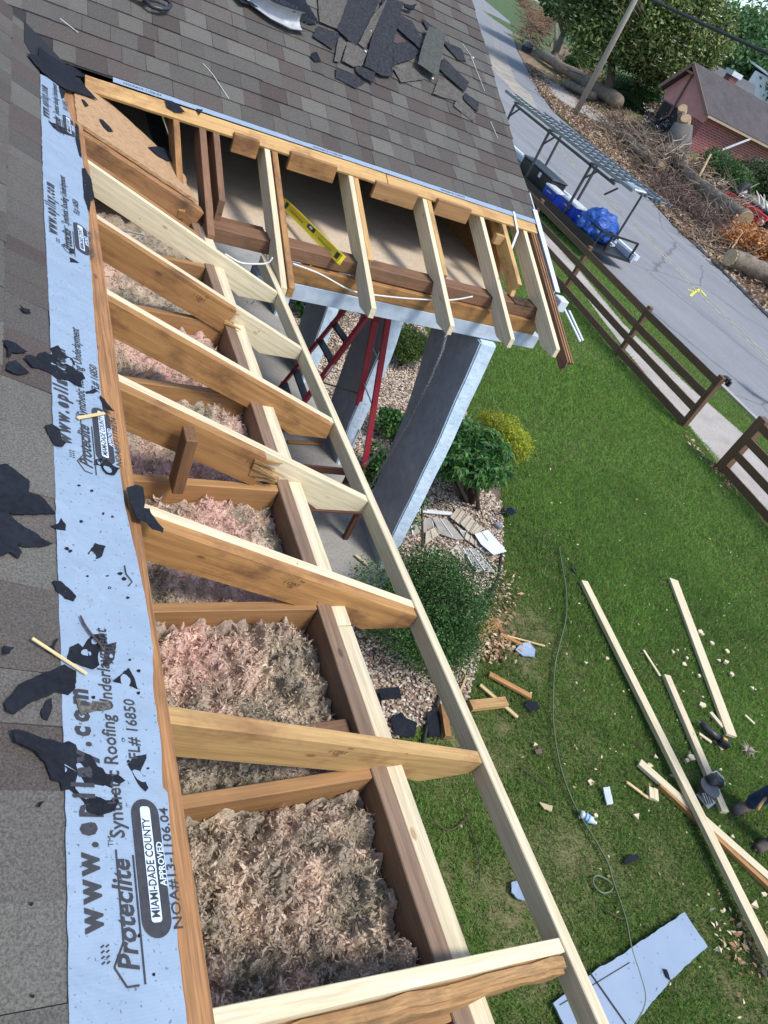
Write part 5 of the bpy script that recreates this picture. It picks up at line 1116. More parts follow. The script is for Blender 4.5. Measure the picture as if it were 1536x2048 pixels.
W_split=wood('split_pine',(.74,.55,.28),(.60,.42,.18),grain=1.3)
def stick(label,a,b_,wd,th,f,plane='A',off=.02,name='wood_splinter',cat='splinter'):
    F_=atA if plane=='A' else atB; n=NA if plane=='A' else NB; o=board(name,F_(*f(*a),off),F_(*f(*b_),off),wd,th,W_split,None,n,.001,wear=.002); tag(o,label,cat); return o
stick('long pale wood splinter lying across the shingles and blue strip',(150,1065),(445,1258),.007,.004,Cb)
stick('short pale wood sliver lying over the second capsule mark',(405,1225),(552,1195),.011,.004,Cc)
mb=MB(); P=[atA(*Cb(*q),.02) for q in ((415,938),(435,985),(470,1035),(510,1080),(545,1130))]; mb.tube(P,[.002,.003,.003,.0025,.002],6); tag(mb.build('twig',M_barkd),'thin brown twig lying over the lobed black scrap','twig')
mb=MB(); P=[atA(*Cb(*q),.016) for q in ((665,655),(672,700),(706,745),(685,768))]; mb.tube(P,.0014,5); tag(mb.build('wire_bit',M_blk),'bent black wire bit on the blue strip','wire')
# torn shingles lying on the porch roof
Cf=cz(500,0,3.072)
TS=[([(600,0),(795,0),(740,130),(640,305),(525,205),(560,120)],M_grit,'wide black shingle strip, underside up, at the top of the torn pile',.03),
([(810,0),(930,40),(905,130),(870,280),(860,490),(800,490),(690,430),(740,240),(780,120)],M_grit,'longest gritty black strip in the middle of the torn pile',.036),
([(410,175),(530,215),(545,245),(500,318),(380,240)],M_grit,'small black shingle piece at the left of the torn pile',.02),
([(520,430),(640,470),(700,520),(645,553),(520,490)],M_grit,'lowest black shingle piece under the torn pile',.016),
([(640,425),(700,440),(755,470),(750,530),(690,500),(640,460)],M_grit,'small ragged black piece at the foot of the longest strip',.03),
([(535,255),(585,280),(540,400),(510,395),(520,330)],M_gran,'narrow grey shingle tab at the foot of the torn pile',.026),
([(590,275),(715,330),(680,420),(625,430),(555,395)],M_gran,'square grey shingle tab at the foot of the torn pile',.028),
([(410,0),(600,0),(545,200),(420,150)],M_gran,'grey shingle piece between the roll and the torn pile',.022),
([(795,60),(840,0),(750,210),(690,330),(650,300),(730,140)],M_gran,'long narrow grey shingle strip lying over the torn pile',.042),
([(905,100),(985,150),(1045,260),(1035,320),(880,180)],M_grit,'black shingle flap right of the longest strip',.03),
([(875,290),(955,265),(1030,330),(1000,370),(870,420)],M_grit,'triangular black shingle piece in the middle of the pile',.024),
([(1075,205),(1180,245),(1165,320),(1130,500),(1110,505),(1005,435),(1040,300)],nm('olive_granules',[(.35,(.045,.05,.045)),(.65,(.075,.08,.07))],30,4,.9,fine=(200,.4)),'dark olive shingle piece standing proud of the pile',.07),
([(870,435),(1000,430),(1060,500),(920,520)],M_gran,'grey shingle tab under the dark olive piece',.02),
([(1180,370),(1335,520),(1310,580),(1150,440)],M_grit,'slanting black shingle strip right of the olive piece',.026),
([(1315,580),(1400,640),(1390,700),(1305,620)],M_grit,'black shingle end at the lower right of the pile',.018),
([(1150,495),(1300,590),(1280,640),(1115,590)],M_gran,'grey shingle piece below the slanting strip',.02),
([(1280,600),(1385,720),(1365,758),(1245,660)],M_gran,'grey shingle piece at the lowest right corner of the pile',.016),
([(1180,260),(1290,310),(1320,390),(1270,380),(1200,300)],M_grit,'thin black shingle strip at the right of the olive piece',.02),
([(1045,125),(1140,190),(1160,225),(1080,190)],M_grit,'narrow black shingle sliver above the olive piece',.02),
([(375,335),(405,330),(432,385),(395,390),(365,355)],M_tar,'lone small black scrap left of the torn pile',.012)]
for pts,mt_,lab,of in TS: scrap(lab,pts,Cf,'B',mt_,'torn_shingle','shingle',of,.003,.010,amp=.0022,step=.035)
mb=MB(); p=atB(817,24,.05); 
mb.prism([atB(*Cf(x,y),.05) for x,y in ((925,60),(970,72),(1005,60),(985,95),(955,92),(930,80))],.012,NB); tag(mb.build('tar_lump',M_tar),'curled black tar piece at the top right of the longest strip','scrap')
for x,y in ((1357,375),(1108,503),(730,215),(697,340)): 
    p=atB(*Cf(x,y),.035); lump('paper_bit','tiny white paper bit stuck on the torn shingles','paper bit',p,(.012,.016,.008),M_whp,x,2,.4)
    bpy.data.objects[-1] if False else None
for o in [o for o in bpy.data.objects if o.name.startswith('paper_bit')]: o['group']='white bits on the torn shingles'
M_chalk=flat('white_chalk',(.62,.62,.60),.9,var=.3,scale=80)
for pts in (((405,130),(415,140),(425,152),(457,200)),((120,40),(135,52),(156,68)),((924,90),(940,112),(968,184)),((980,245),(994,278))):
    P=[atB(u,v,.0105) for u,v in pts]; mb=MB(); mb.tube(P,.0028,5); put(mb.build('chalk_line',M_chalk),HP)
# torn roll of underlayment with black sheet
Ce=cz(400,0,2.4)
scrap('black backing sheet lying behind the curled underlayment roll',[(140,-20),(480,-30),(560,125),(520,130),(430,70),(340,85),(250,40),(190,40)],Ce,'B',M_tar,'underlayment_sheet','sheet',.02,curl=.03,step=.03,amp=.002)
M_silver=nm('silver_underlayment',[(.3,(.30,.31,.33)),(.7,(.46,.47,.49))],8,5,.45,rand=False)
roll=empty('underlayment_roll',atB(520,45,.03)); tag(roll,'curled strip of printed grey underlayment on the porch roof','underlayment')
V=[];F=[]; A0=[atB(*Ce(*q),.02) for q in ((190,-10),(240,45),(330,110),(420,155),(490,165))]; K=10; cc=[.035,.04,.05,.06,.055]
ax_=[(A0[min(i+1,4)]-A0[max(i-1,0)]).normalized() for i in range(5)]
for i in range(5):
    side=NB.cross(ax_[i]).normalized()
    for k in range(K):
        a_=-1.2+k*.48; r_=cc[i]; V.append(A0[i]+NB*(r_+r_*math.sin(a_-1.57))+side*(r_*math.cos(a_-1.57)*1.2+.03+(.0 if k<K-1 else .03)))
for i in range(4):
    for k in range(K-1): a_=i*K+k; F.append((a_,a_+1,a_+K+1,a_+K))
put(mesh('curled_strip',V,F,M_silver,None,None,True),roll)
for (u,v,s_) in ((520,18,'1106.04'),(548,28,'EPILAY'),(573,50,'#13-1106'),(585,68,'FLA')): put(text(s_,atB(u,v,.10),.05,roll,dx=(1,-.5,0),n=NB,off=.01),roll)
# shovel handle
hd=empty('shovel',atB(250,0,.05)); tag(hd,'shovel with wooden shaft and black D grip at the top of the roof','shovel')
W_shaft=wood('shaft',(.50,.37,.24),(.38,.27,.16)); M_grip=flat('black_grip',(.025,.027,.03),.4)
a_=atB(205,-30,.05); b_=atB(284,12,.05); mb=MB(); mb.tube([a_+(a_-b_)*1.2,a_,b_],.018,10); put(mb.build('shaft',W_shaft,None,True),hd)
mb=MB(); g=[atB(u,v,.05) for u,v in ((280,10),(292,12),(302,5),(318,8),(333,14),(338,24),(332,31),(318,32),(300,27),(290,18))]; mb.tube(g+[g[1]],.014,8); mb.tube([b_-(b_-a_)*.03,atB(292,14,.05)],.023,10); put(mb.build('grip',M_grip,None,True),hd)
# ------------------------------------------------------------------ short block, level, ladder, chain, bench
p0=Vector(aty(340,975,2.0)); o=board('wood_block',Vector(aty(352,973,1.95)),Vector(aty(381,866,1.95)),.042,.085,wood('block_wood',(.26,.13,.055),(.17,.08,.035),grain=1.2),None,(0,-1,0),.003); 
a_=(aty(351,972,1.93)); tag(o,'short brown block with nail heads standing upright against the broken rafter','block')
lv=empty('spirit_level',at(566,400,2.83)); tag(lv,'yellow spirit level resting between porch rafters','spirit level')
M_lev=flat('yellow_aluminium',(.80,.66,.03),.35,var=.05); M_dkv=flat('level_window',(.02,.025,.02),.3)
la=at(567,405,2.90); lb=at(683,520,2.955); lx=(lb-la).normalized(); lh=Vector((0,0,1)); ly=lh.cross(lx).normalized(); lm=frame(la,lb); LL=(lb-la).length
def lp(nm_,mat,bx): 
    mb=MB(); 
    for c_,d in bx: mb.box(None,d,m=lm@Matrix.Translation(c_))
    put(mb.build(nm_,mat),lv)
lm=lm@Matrix.Rotation(R(-22),4,'X')@Matrix.Diagonal((1,1.15,1.15,1))
lp('body',M_lev,[((0,0,.026),(LL,.026,.007)),((0,0,-.026),(LL,.026,.007)),((0,0,0),(LL,.008,.05))]+[((s_*(LL/2-.008),0,0),(.016,.022,.055)) for s_ in (-1,1)])
lp('vial_window',M_dkv,[((0,-.001,.008),(.11,.012,.026)),((-LL/2+.06,-.001,0),(.04,.012,.036)),((LL/2-.06,-.001,0),(.04,.012,.036))]); lp('vial',M_whp,[((0,-.004,.010),(.04,.014,.010))])
lp('groove',flat('level_shadow_line',(.40,.33,.02),.5),[((s_*LL*.24,-.001,-.004),(LL*.22,.0105,.008)) for s_ in (-1,1)])
M_lad=flat('red_fibreglass',(.36,.025,.045),.42)
ld=empty('step_ladder',(3.2,5.8,.15)); tag(ld,'red fibreglass step ladder standing open under the porch','step ladder')
Ftop1=at(735,631,2.05); F1=at(565,862,.15); Ftop2=at(705,600,2.05); F2=at(548,790,.15)
def lr(nm_,a_,b_,wd,th,mat=M_lad,up=(0,0,1)): o=board(nm_,a_,b_,wd,th,mat,None,up,.002); put(o,ld)
lr('front_rail',Ftop1,F1,.10,.035,up=(.5,-.8,.3)); lr('front_rail',Ftop2,F2,.10,.035,up=(.5,-.8,.3))
B1t=at(750,640,2.05); B1=at(700,896,.15); B2t=at(777,633,2.05); B2=at(726,948,.15)
lr('rear_rail',B1t,B1,.06,.035,up=(0,-1,0)); lr('rear_rail',B2t,B2,.06,.035,up=(0,-1,0))
for t in (.2,.36,.52,.68,.84): lr('step',Ftop1.lerp(F1,t),Ftop2.lerp(F2,t),.085,.022,M_gm)
M_ol=flat('olive_bar',(.10,.09,.045),.5)
for t in (.15,.42,.72): lr('crossbar',Ftop1.lerp(F1,t+.1),B1t.lerp(B1,t+.1),.028,.006,M_ol) if t>.2 else None; lr('rear_brace',B1t.lerp(B1,t),B2t.lerp(B2,t+.12),.02,.008,M_alu)
lr('top_cap',(Ftop1+Ftop2)/2+Vector((0,0,.03)),(B1t+B2t)/2+Vector((0,0,.03)),.30,.05)
mb=MB(); q=Ftop1.lerp(F1,.42); o=board('sticker',Ftop1.lerp(F1,.38)+Vector((.012,-.02,.02)),Ftop1.lerp(F1,.47)+Vector((.012,-.02,.02)),.045,.002,M_whp,None,(.5,-.8,.3),.0005); put(o,ld)
M_chain=nm('zinc_chain',[(.3,(.45,.45,.46)),(.7,(.65,.65,.66))],30,3,.35,metal=.8)
def chain(label,pts,link=.032,r_=.0028):
    P=[Vector(p) for p in pts]; ls=[(b_-a_).length for a_,b_ in zip(P,P[1:])]; tot=sum(ls); n=int(tot/(link*.72)); mb=MB()
    def pos(s):
        for a_,b_,l in zip(P,P[1:],ls):
            if s<=l: return a_.lerp(b_,s/l),(b_-a_).normalized()
            s-=l
        return P[-1],(P[-1]-P[-2]).normalized()
    for i in range(n):
        c_,d=pos((i+.5)*tot/n); u=d.cross(Vector((.3,.8,.1))).normalized(); w2=d.cross(u)
        if i%2: u=w2
        q=[c_+d*math.cos(a_)*link*.5+u*math.sin(a_)*link*.27 for a_ in np.linspace(0,6.2832,9)]; mb.tube(q,r_,4,caps=False)
    o=mb.build('chain',M_chain,None,True); tag(o,label,'chain'); return o
chain('long silver chain hanging from the third porch rafter tail past the large pier',[(2.925,4.05,2.72),at(885,700,2.5),at(862,755,2.1),at(840,800,1.8),at(815,850,1.5),at(785,900,1.15),at(757,945,.85),at(735,985,.6)],.04,.0034)
chain('short silver chain joining the long chain at the foot of the red ladder',[at(765,895,1.),at(745,915,.8),at(727,930,.6)],.035,.003)
mb=MB(); hk=[aty(u,v,4.2) for u,v in ((505,596),(508,603),(503,608),(497,607),(494,603))]; mb.tube(hk,.004,6); tag(mb.build('hook',M_chain,None,True),'small silver hook hanging below the topmost rafters','hook')
W_bench=wood('dark_bench',(.12,.05,.03),(.07,.028,.018))
bn=empty('porch_bench',(3.0,4.6,.15)); tag(bn,'dark brown wooden bench on the porch slab beneath the eave','bench')
for i in range(4): put(board('seat_slat',(2.62,4.40+.11*i,.56),(3.25,4.40+.11*i,.56),.09,.025,W_bench),bn)
for z in (.64,): put(board('back_slat',(2.62,4.87,z),(3.25,4.87,z),.022,.085,W_bench),bn)
for x_ in (2.64,3.23):
    for y_ in (4.42,4.85): put(board('leg',(x_,y_,.15),(x_,y_,.68 if y_>4.6 else .55),.05,.05,W_bench,None,(0,1,0)),bn)
o=board('lath',at(575,883,.17),at(645,887,.17),.05,.02,W_old); tag(o,'brown lath lying across the porch slab','lath')
o=board('offcut',at(711,1110,.17),at(735,1130,.17),.03,.015,W_new); tag(o,'small pale offcut on the porch slab by the pier foot','offcut')
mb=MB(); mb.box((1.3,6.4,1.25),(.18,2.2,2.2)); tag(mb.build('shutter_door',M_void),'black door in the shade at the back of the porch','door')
# ================================================================== THINGS ON THE LAWN
def lum(label,a_,b_,wd=.09,th=.038,z=.04,z2=None,mat=None,name='pine_board',cat='board',group=None):
    o=board(name,at(*a_,z),at(*b_,z2 if z2 is not None else z),wd,th,mat or W_new,None,(0,0,1),.002); tag(o,label,cat,group); return o
lum('longest pale pine board running down the lawn to the right edge',(1167,1164),(1560,1955),.095,.05,.05,.12)
lum('flat pale pine board nearest the street fence',(1346,1160),(1462,1472),.13,.038,.04)
lum('medium yellowish pine board lying under the nail gun',(1332,1352),(1448,1625),.085,.05,.04)
lum('pale pine board slanting to the lower right under the longest board',(1278,1525),(1570,1785),.085,.038,.045,.03)
lum('reddish aged board lying beside the slanting pine board',(1318,1570),(1570,1805),.05,.05,.03,mat=W_old,name='aged_board')
lum('thin pale lath in line with the medium board',(1287,1300),(1320,1352),.03,.012,.03)
lum('brown plank end with a torn side near the bush',(945,1270),(995,1243),.13,.03,.05,mat=W_old,name='broken_plank')
lum('long thin splinter right of the torn plank end',(1000,1268),(1090,1292),.02,.012,.03,mat=W_split,name='splinter',cat='splinter')
lum('short splinter leaning on the long thin splinter',(1000,1268),(1045,1290),.035,.02,.04,mat=W_old,name='splinter',cat='splinter')
lum('split brown board piece below the torn plank end',(978,1348),(1062,1394),.055,.03,.04,mat=W_old,name='split_board')
lum('pale split piece pointing down right beside the short pine length',(960,1370),(1035,1435),.04,.02,.03,mat=W_split,name='split_board')
lum('short thick pine length just right of the new fascia board',(940,1412),(1012,1404),.09,.05,.05,mat=W_oldpale,name='pine_length')
lum('brown block end standing beside the black paper by the new fascia board',(885,1410),(895,1475),.06,.05,.08,mat=W_old,name='board_end')
lum('small stick crossing the new fascia board gap',(920,1385),(932,1355),.02,.012,.04,mat=W_split,name='splinter',cat='splinter')
lum('thin split lath left of the slanting boards',(1253,1564),(1296,1596),.03,.015,.03,mat=W_split,name='lath',cat='lath')
lum('small pink-cut block beside the thin split lath',(1300,1576),(1302,1598),.05,.04,.03,name='offcut',cat='offcut'); lum('pale block touching the reddish board near the thin lath',(1310,1578),(1312,1602),.045,.03,.03,name='offcut',cat='offcut')
lum('long wedge offcut under the drill at the flat board end',(1420,1425),(1445,1455),.05,.03,.03,name='offcut',cat='offcut')
lum('narrow pale lath left of the drill',(1398,1467),(1423,1485),.035,.015,.03,name='lath',cat='lath')
lum('pale offcut lying right of the drill on open grass',(1490,1430),(1509,1448),.03,.015,.03,name='offcut',cat='offcut')
lum('triangular offcut pointing down beside the drill body',(1430,1480),(1445,1500),.045,.015,.02,name='offcut',cat='offcut')
rd=random.Random(21)
OC=[(1345,1305),(1353,1303),(1368,1328),(1372,1318),(1399,1265),(1404,1270),(1422,1287),(1452,1303),(1450,1326),(1438,1322),(1462,1350),(1396,1353),(1405,1395),(1404,1412),(1502,1378),(1310,1515),(1298,1532),(1345,1552),(1240,1320),(1380,1515),(1372,1523),(1463,1673),(1213,1318),(1170,1328),(1527,1790),(1505,1810),(1180,1565),(1190,1632),(1070,1490),(1455,1305),(1270,1633),(1440,1540)]
for i,(u,v) in enumerate(OC):
    p=at(u,v,.02); k=rd.choice([3,4,5]); s_=rd.uniform(.022,.05); th=rd.uniform(.012,.032); a0=rd.uniform(0,6)
    mb=MB(); mb.prism([p+Vector((math.cos(a0+j*6.283/k)*s_*rd.uniform(.7,1.3),math.sin(a0+j*6.283/k)*s_*rd.uniform(.5,1.),0)) for j in range(k)],th); o=mb.build('offcut',W_new); tag(o,'small pale wood offcut lying in the grass among the boards','offcut','small offcuts scattered on the lawn')
# painted plywood sheet
M_ply,nt,b=newmat('painted_plywood'); c0=coords(nt,rand=False); n=N(nt,'ShaderNodeTexNoise',Scale=3.,Detail=7.); nt.links.new(c0,n.inputs['Vector']); col=ramp(nt,n.outputs[0],[(.3,(.23,.31,.42)),(.7,(.28,.36,.47))])
vo=N(nt,'ShaderNodeTexVoronoi',Scale=16.,Randomness=1.); nt.links.new(c0,vo.inputs['Vector']); col=mix(nt,ramp(nt,vo.outputs['Distance'],[(.10,(1,1,1)),(.14,(0,0,0))]),col,(.16,.20,.25)); nt.links.new(col,b.inputs['Base Color']); b.inputs['Roughness'].default_value=.55
P=[at(u,v,.03) for u,v in ((1103,2008),(1150,1975),(1190,1940),(1240,1912),(1300,1870),(1366,1826),(1412,1895),(1340,1960),(1290,2020),(1245,2075),(1160,2120))]
ps=empty('plywood_sheet',P[0]); tag(ps,'pale blue painted plywood sheet with a torn edge lying on the grass','sheet'); mb=MB(); mb.prism([Vector((q.x,q.y,.035)) for q in densify(P,.04,.004,5)],.016); put(mb.build('panel',M_ply),ps)
mb=MB(); mb.bar(at(1180,1945,.055),at(1262,2062,.055),.012,.003); mb.bar(at(1120,2010,.055),at(1260,1925,.055),.005,.003); put(mb.build('groove',M_blk),ps)
def gscrap(label,px,mat,th=.006,z=.03,name='tar_paper_scrap',cat='scrap',group=None):
    Q=densify([at(u,v,z) for u,v in px],.02,.003,int(px[0][0])); mb=MB(); mb.prism([Vector((q.x,q.y,z+.02*noise.noise(q*6))) for q in Q],th); o=mb.build(name,mat); tag(o,label,cat,group)
gscrap('small pointed black scrap on the blue plywood sheet',[(1325,1938),(1332,1940),(1341,1962),(1332,1955)],M_tar,z=.056)
gscrap('grey-painted rectangular offcut above the water bottle',[(1204,1577),(1216,1576),(1225,1608),(1212,1611)],M_blue,.015,name='painted_offcut',cat='offcut')
gscrap('pale blue broken corner piece in the leaf litter',[(1030,1300),(1042,1288),(1058,1286),(1070,1300),(1068,1315),(1045,1312)],M_ply,.01,name='painted_fragment',cat='fragment')
gscrap('round black shingle scrap below the pale blue broken corner',[(1048,1410),(1058,1400),(1075,1404),(1078,1418),(1060,1424)],M_tar)
gscrap('tan and blue torn fragment left of the water bottle',[(1078,1604),(1090,1608),(1104,1613),(1102,1624),(1088,1618)],flat('tan_board',(.55,.42,.26)),.01,name='torn_fragment',cat='fragment')
gscrap('blue and brown broken siding piece beside the new fascia board',[(1022,1765),(1042,1762),(1050,1785),(1052,1804),(1035,1798),(1022,1785)],M_ply,.012,name='siding_fragment',cat='fragment')
gscrap('dark scrap in the grass right of the cord loop',[(1247,1722),(1256,1712),(1275,1708),(1276,1718),(1262,1726),(1250,1730)],M_tar)
gscrap('dark shingle sheet in the gravel just below the round bush',[(755,1380),(798,1374),(802,1396),(762,1402)],M_tar,z=.05)
gscrap('large dark sheet in the gravel between the two new boards',[(780,1440),(800,1425),(812,1438),(835,1445),(828,1475),(790,1468)],M_tar,z=.05)
gscrap('dark upright shingle piece beside the brown block end',[(853,1425),(880,1422),(882,1470),(858,1475)],M_tar,z=.05)
gscrap('small dark fragment at the left of the cord in the lower grass',[(1068,1500),(1082,1498),(1084,1508),(1072,1510)],flat('brown_scrap',(.12,.08,.07)))
M_cord=flat('green_cord',(.10,.14,.07),.5)
line('air_hose',[(1118,1095),(1124,1130),(1132,1180),(1132,1235),(1120,1285),(1110,1330),(1106,1400),(1108,1460),(1120,1530),(1140,1590),(1160,1630),(1190,1680),(1215,1725),(1226,1762),(1236,1790),(1252,1840),(1264,1900),(1280,1950),(1290,1990),(1285,2020),(1268,2050)],.008,M_cord,'long thin green air hose winding down the lawn over the plywood','hose',.045)
line('air_hose_loop',[(1232,1778),(1215,1760),(1195,1751),(1186,1758),(1189,1772),(1204,1785),(1220,1783),(1228,1770)],.008,M_cord,'loop of green hose lying beside the long air hose','hose',.035)
for i,(px,lab) in enumerate((([(1210,1818),(1230,1832),(1254,1842)],'thick brown twig left of the hose below its loop'),([(1272,1485),(1290,1502),(1315,1518)],'curved grey twig above the thin split lath'),([(930,1620),(955,1700),(960,1760)],'long thin twig in the grass just right of the new wall plate'),([(860,1640),(900,1660),(940,1630)],'bent twig seen between the two new boards'),([(1040,1535),(1070,1555),(1095,1575)],'straight twig in the grass left of the hose'))):
    line('twig',px,.005,M_barkd,lab,'twig',.03)
# crushed water bottle
bt=empty('water_bottle',at(1175,1638,.03)); tag(bt,'crushed clear water bottle with a blue label lying on the hose','bottle'); a_=at(1160,1627,.05); b_=at(1190,1645,.05)
M_clr,nt,b=newmat('clear_plastic'); b.inputs['Base Color'].default_value=(.75,.85,.92,1); b.inputs['Roughness'].default_value=.2; b.inputs['Transmission Weight'].default_value=.35
mb=MB(); mb.tube([a_.lerp(b_,t)+Vector((0,0,.006*math.sin(t*19))) for t in np.linspace(0,1,9)],[.03,.036,.03,.037,.033,.037,.03,.022,.012],12); put(mb.build('body',M_clr,None,True),bt)
mb=MB(); mb.tube([a_.lerp(b_,.3),a_.lerp(b_,.42),a_.lerp(b_,.55)],[.0375,.035,.0385],12); put(mb.build('label_band',flat('blue_label',(.05,.25,.62),.4,var=.6,scale=60),None,True),bt); mb=MB(); mb.tube([b_,b_.lerp(a_,-.08)],.014,10); put(mb.build('cap',M_whp),bt)
# light fitting and small box in the gravel
sp_=empty('spotlight',at(1020,1027,.0)); tag(sp_,'small black landscape spotlight at the gravel edge','spotlight'); c_=at(1017,1022,.12)
mb=MB(); mb.box(None,(.11,.09,.08),m=Matrix.Translation(c_+Vector((.05,.0,0)))@Matrix.Rotation(.5,4,'Z')@Matrix.Rotation(.4,4,'Y')); o=mb.build('head',flat('navy_plastic',(.02,.03,.07),.35)); bevel(o,.012,2); put(o,sp_)
mb=MB(); mb.tube([at(1008,1024,0),c_],[.014,.014],8); put(mb.build('stake',M_blk),sp_); mb=MB(); g=c_+Vector((-.06,.01,0)); mb.tube([g+Vector((.045*math.cos(t),.0,.045*math.sin(t))) for t in np.linspace(0,6.28,13)],.012,6); put(mb.build('bracket',M_blk,None,True),sp_)
o=board('metal_box',at(992,1047,.06),at(1002,1056,.06),.075,.035,M_alu); tag(o,'small grey metal box on the gravel below the spotlight','box')
# discarded soffit panels
Cg=cz(820,980,5.908); M_cream=nm('dirty_cream_vinyl',[(.3,(.40,.35,.27)),(.7,(.52,.47,.38))],9,7,.6,fine=(40,.1)); M_whv=nm('white_vinyl',[(.35,(.60,.62,.66)),(.7,(.74,.76,.80))],6,5,.5); M_greyv=nm('grey_vinyl',[(.35,(.30,.28,.25)),(.7,(.42,.39,.35))],8,6,.6)
SP=[([(560,220),(672,268),(582,412),(470,325)],M_cream,'square dirty cream soffit piece at the top of the discarded pile',.06),([(685,292),(785,385),(705,510),(590,400)],M_cream,'second cream soffit piece overlapping the top square',.075),([(760,525),(925,475),(1010,580),(1138,728),(985,772),(835,640)],M_whv,'bright white ribbed soffit panel on the right of the pile',.09),
([(790,400),(880,460),(760,530),(715,515)],M_cream,'small cream strip between the cream and white soffit pieces',.06),([(255,330),(440,355),(635,590),(545,590),(355,520)],M_greyv,'long grey soffit strip slanting under the cream pieces',.05),([(530,405),(640,570),(655,500)],M_greyv,'narrow grey soffit sliver in the middle of the pile',.045),
([(668,500),(775,600),(770,660),(640,575)],M_cream,'cream soffit end under the white panel',.05),([(780,605),(945,750),(880,752),(760,660)],M_greyv,'grey soffit end below the white panel',.04),([(610,690),(770,700),(995,975),(770,970)],M_greyv,'lowest long soffit panel with peeling white ribs',.045),
([(185,500),(290,445),(350,520),(175,650)],M_cream,'cream soffit piece at the left of the pile beside the thin stem',.05),([(0,420),(250,320),(280,440),(20,540)],M_greyv,'broad grey soffit panel against the pier foot',.03),([(455,740),(560,640),(640,760),(590,840)],M_cream,'cream soffit piece at the bottom of the pile',.04)]
for pts,mt_,lab,z in SP:
    P=[at(*Cg(x,y),z) for x,y in pts]; e=empty('soffit_panel',P[0]); tag(e,lab,'soffit panel'); mb=MB(); mb.prism([p+Vector((0,0,.01*noise.noise(p*5))) for p in P],.006); put(mb.build('panel',mt_),e)
    mb=MB(); n=len(P)
    for t in ((0.03,.5,.97) if n==4 else (.5,)):
        a_=P[0].lerp(P[1],t); b_=(P[3].lerp(P[2],t) if n==4 else P[-1].lerp(P[2],t)); mb.bar(a_+Vector((0,0,.012)),b_+Vector((0,0,.012)),.012,.010)
    put(mb.build('rib',M_whv if mt_ is not M_cream else M_cream),e)
a_=at(*Cg(75,240),.06); b_=at(*Cg(500,280),.06); o=board('vinyl_strip',a_,b_,.05,.02,M_whv); tag(o,'long thin white vinyl strip above the soffit pile','strip')
mb=MB(); q=[at(*Cg(150,690),.0),at(*Cg(148,520),.25),at(*Cg(140,250),.5),at(*Cg(150,80),.75)]; mb.tube(q,[.016,.014,.011,.007],7)
mb.tube([q[1],q[1]+Vector((-.1,.05,.1))],[.008,.004],5); o=mb.build('stem',M_barkd,None,True); e=empty('sapling',q[0]); tag(e,'thin leafy sapling stem rising beside the soffit pile','sapling'); put(o,e)
V,F,C=cloud([(q[3].x,q[3].y,q[3].z-.1,.12,.12,.16),(q[3].x+.05,q[3].y,q[3].z-.35,.10,.10,.12)],260,.015,.03,LG,77,shell=.2); put(bulk('foliage',V,F,C,M_lf,None),e)
# ------------------------------------------------------------------ tools
M_yt=flat('yellow_black_tool',(.60,.36,.02),.4)
dr=empty('reciprocating_saw',at(1430,1465,.05)); tag(dr,'black cordless saw with a yellow band lying by the flat board end','power tool')
a_=at(1401,1446,.07); b_=at(1438,1478,.07); c_=at(1457,1490,.07)
mb=MB(); mb.tube([a_,a_.lerp(b_,.25),a_.lerp(b_,.6),b_],[.028,.035,.038,.032],12); put(mb.build('barrel',M_grip,None,True),dr); mb=MB(); mb.bar(b_,c_,.11,.08); o=mb.build('battery',M_grip); bevel(o,.012,2); put(o,dr)
mb=MB(); mb.bar(b_.lerp(c_,.2)+Vector((0,0,.032)),b_.lerp(c_,.6)+Vector((0,0,.032)),.03,.03); put(mb.build('band',M_yt),dr); mb=MB(); mb.tube([a_,a_+(a_-b_)*.12],[.014,.006],8); put(mb.build('nose',M_alu),dr)
sw=empty('circular_saw',at(1415,1590,.05)); tag(sw,'black circular saw with silver base plate resting on the medium board','circular saw')
q0=at(1423,1562,.13); q1=at(1408,1595,.10); mb=MB(); mb.tube([q0+Vector((-.07,0,0)),q0+Vector((0,0,.02)),q0+Vector((.09,-.03,0))],[.05,.062,.055],14); put(mb.build('motor',M_grip,None,True),sw)
mb=MB(); mb.tube([q0.lerp(q1,.5)+Vector((0,0,-.02)),q0.lerp(q1,.5)+Vector((0,0,.035))],.10,20); put(mb.build('blade_guard',flat('dark_metal',(.09,.095,.10),.35,.5)),sw)
o=board('base_plate',at(1400,1583,.07),at(1424,1612,.07),.15,.006,M_alu,None,(0,0,1),.001); put(o,sw); mb=MB(); 
for k in range(4): mb.bar(q1+Vector((-.05+.03*k,-.07,.02)),q1+Vector((-.03+.03*k,.03,.03)),.008,.02)
put(mb.build('fins',M_alu),sw); mb=MB(); mb.tube([q0+Vector((.03,.06,.02)),q0+Vector((.11,.07,.03)),q0+Vector((.15,0,.02)),q0+Vector((.14,-.06,.0))],.008,8); put(mb.build('handle',M_whp,None,True),sw)
rk=MB(); c_=at(1494,1503,.03); r_=random.Random(5)
for i in range(26):
    a_=r_.uniform(0,6.28); d=Vector((math.cos(a_),math.sin(a_),r_.uniform(-.1,.5))); rk.tube([c_+d*.01,c_+d*.05+Vector((0,0,.02)),c_+d*r_.uniform(.06,.13)],[.006,.004,.002],4)
tag(rk.build('root_clump',flat('pale_root',(.42,.36,.28)),None,True),'pale knotted clump of dry roots right of the saw','root clump')
mb=MB(); mb.bar(at(1143,1135,.03),at(1152,1148,.03),.03,.02); tag(mb.build('black_clip',M_blk),'small black clip in the grass above the longest board','clip')
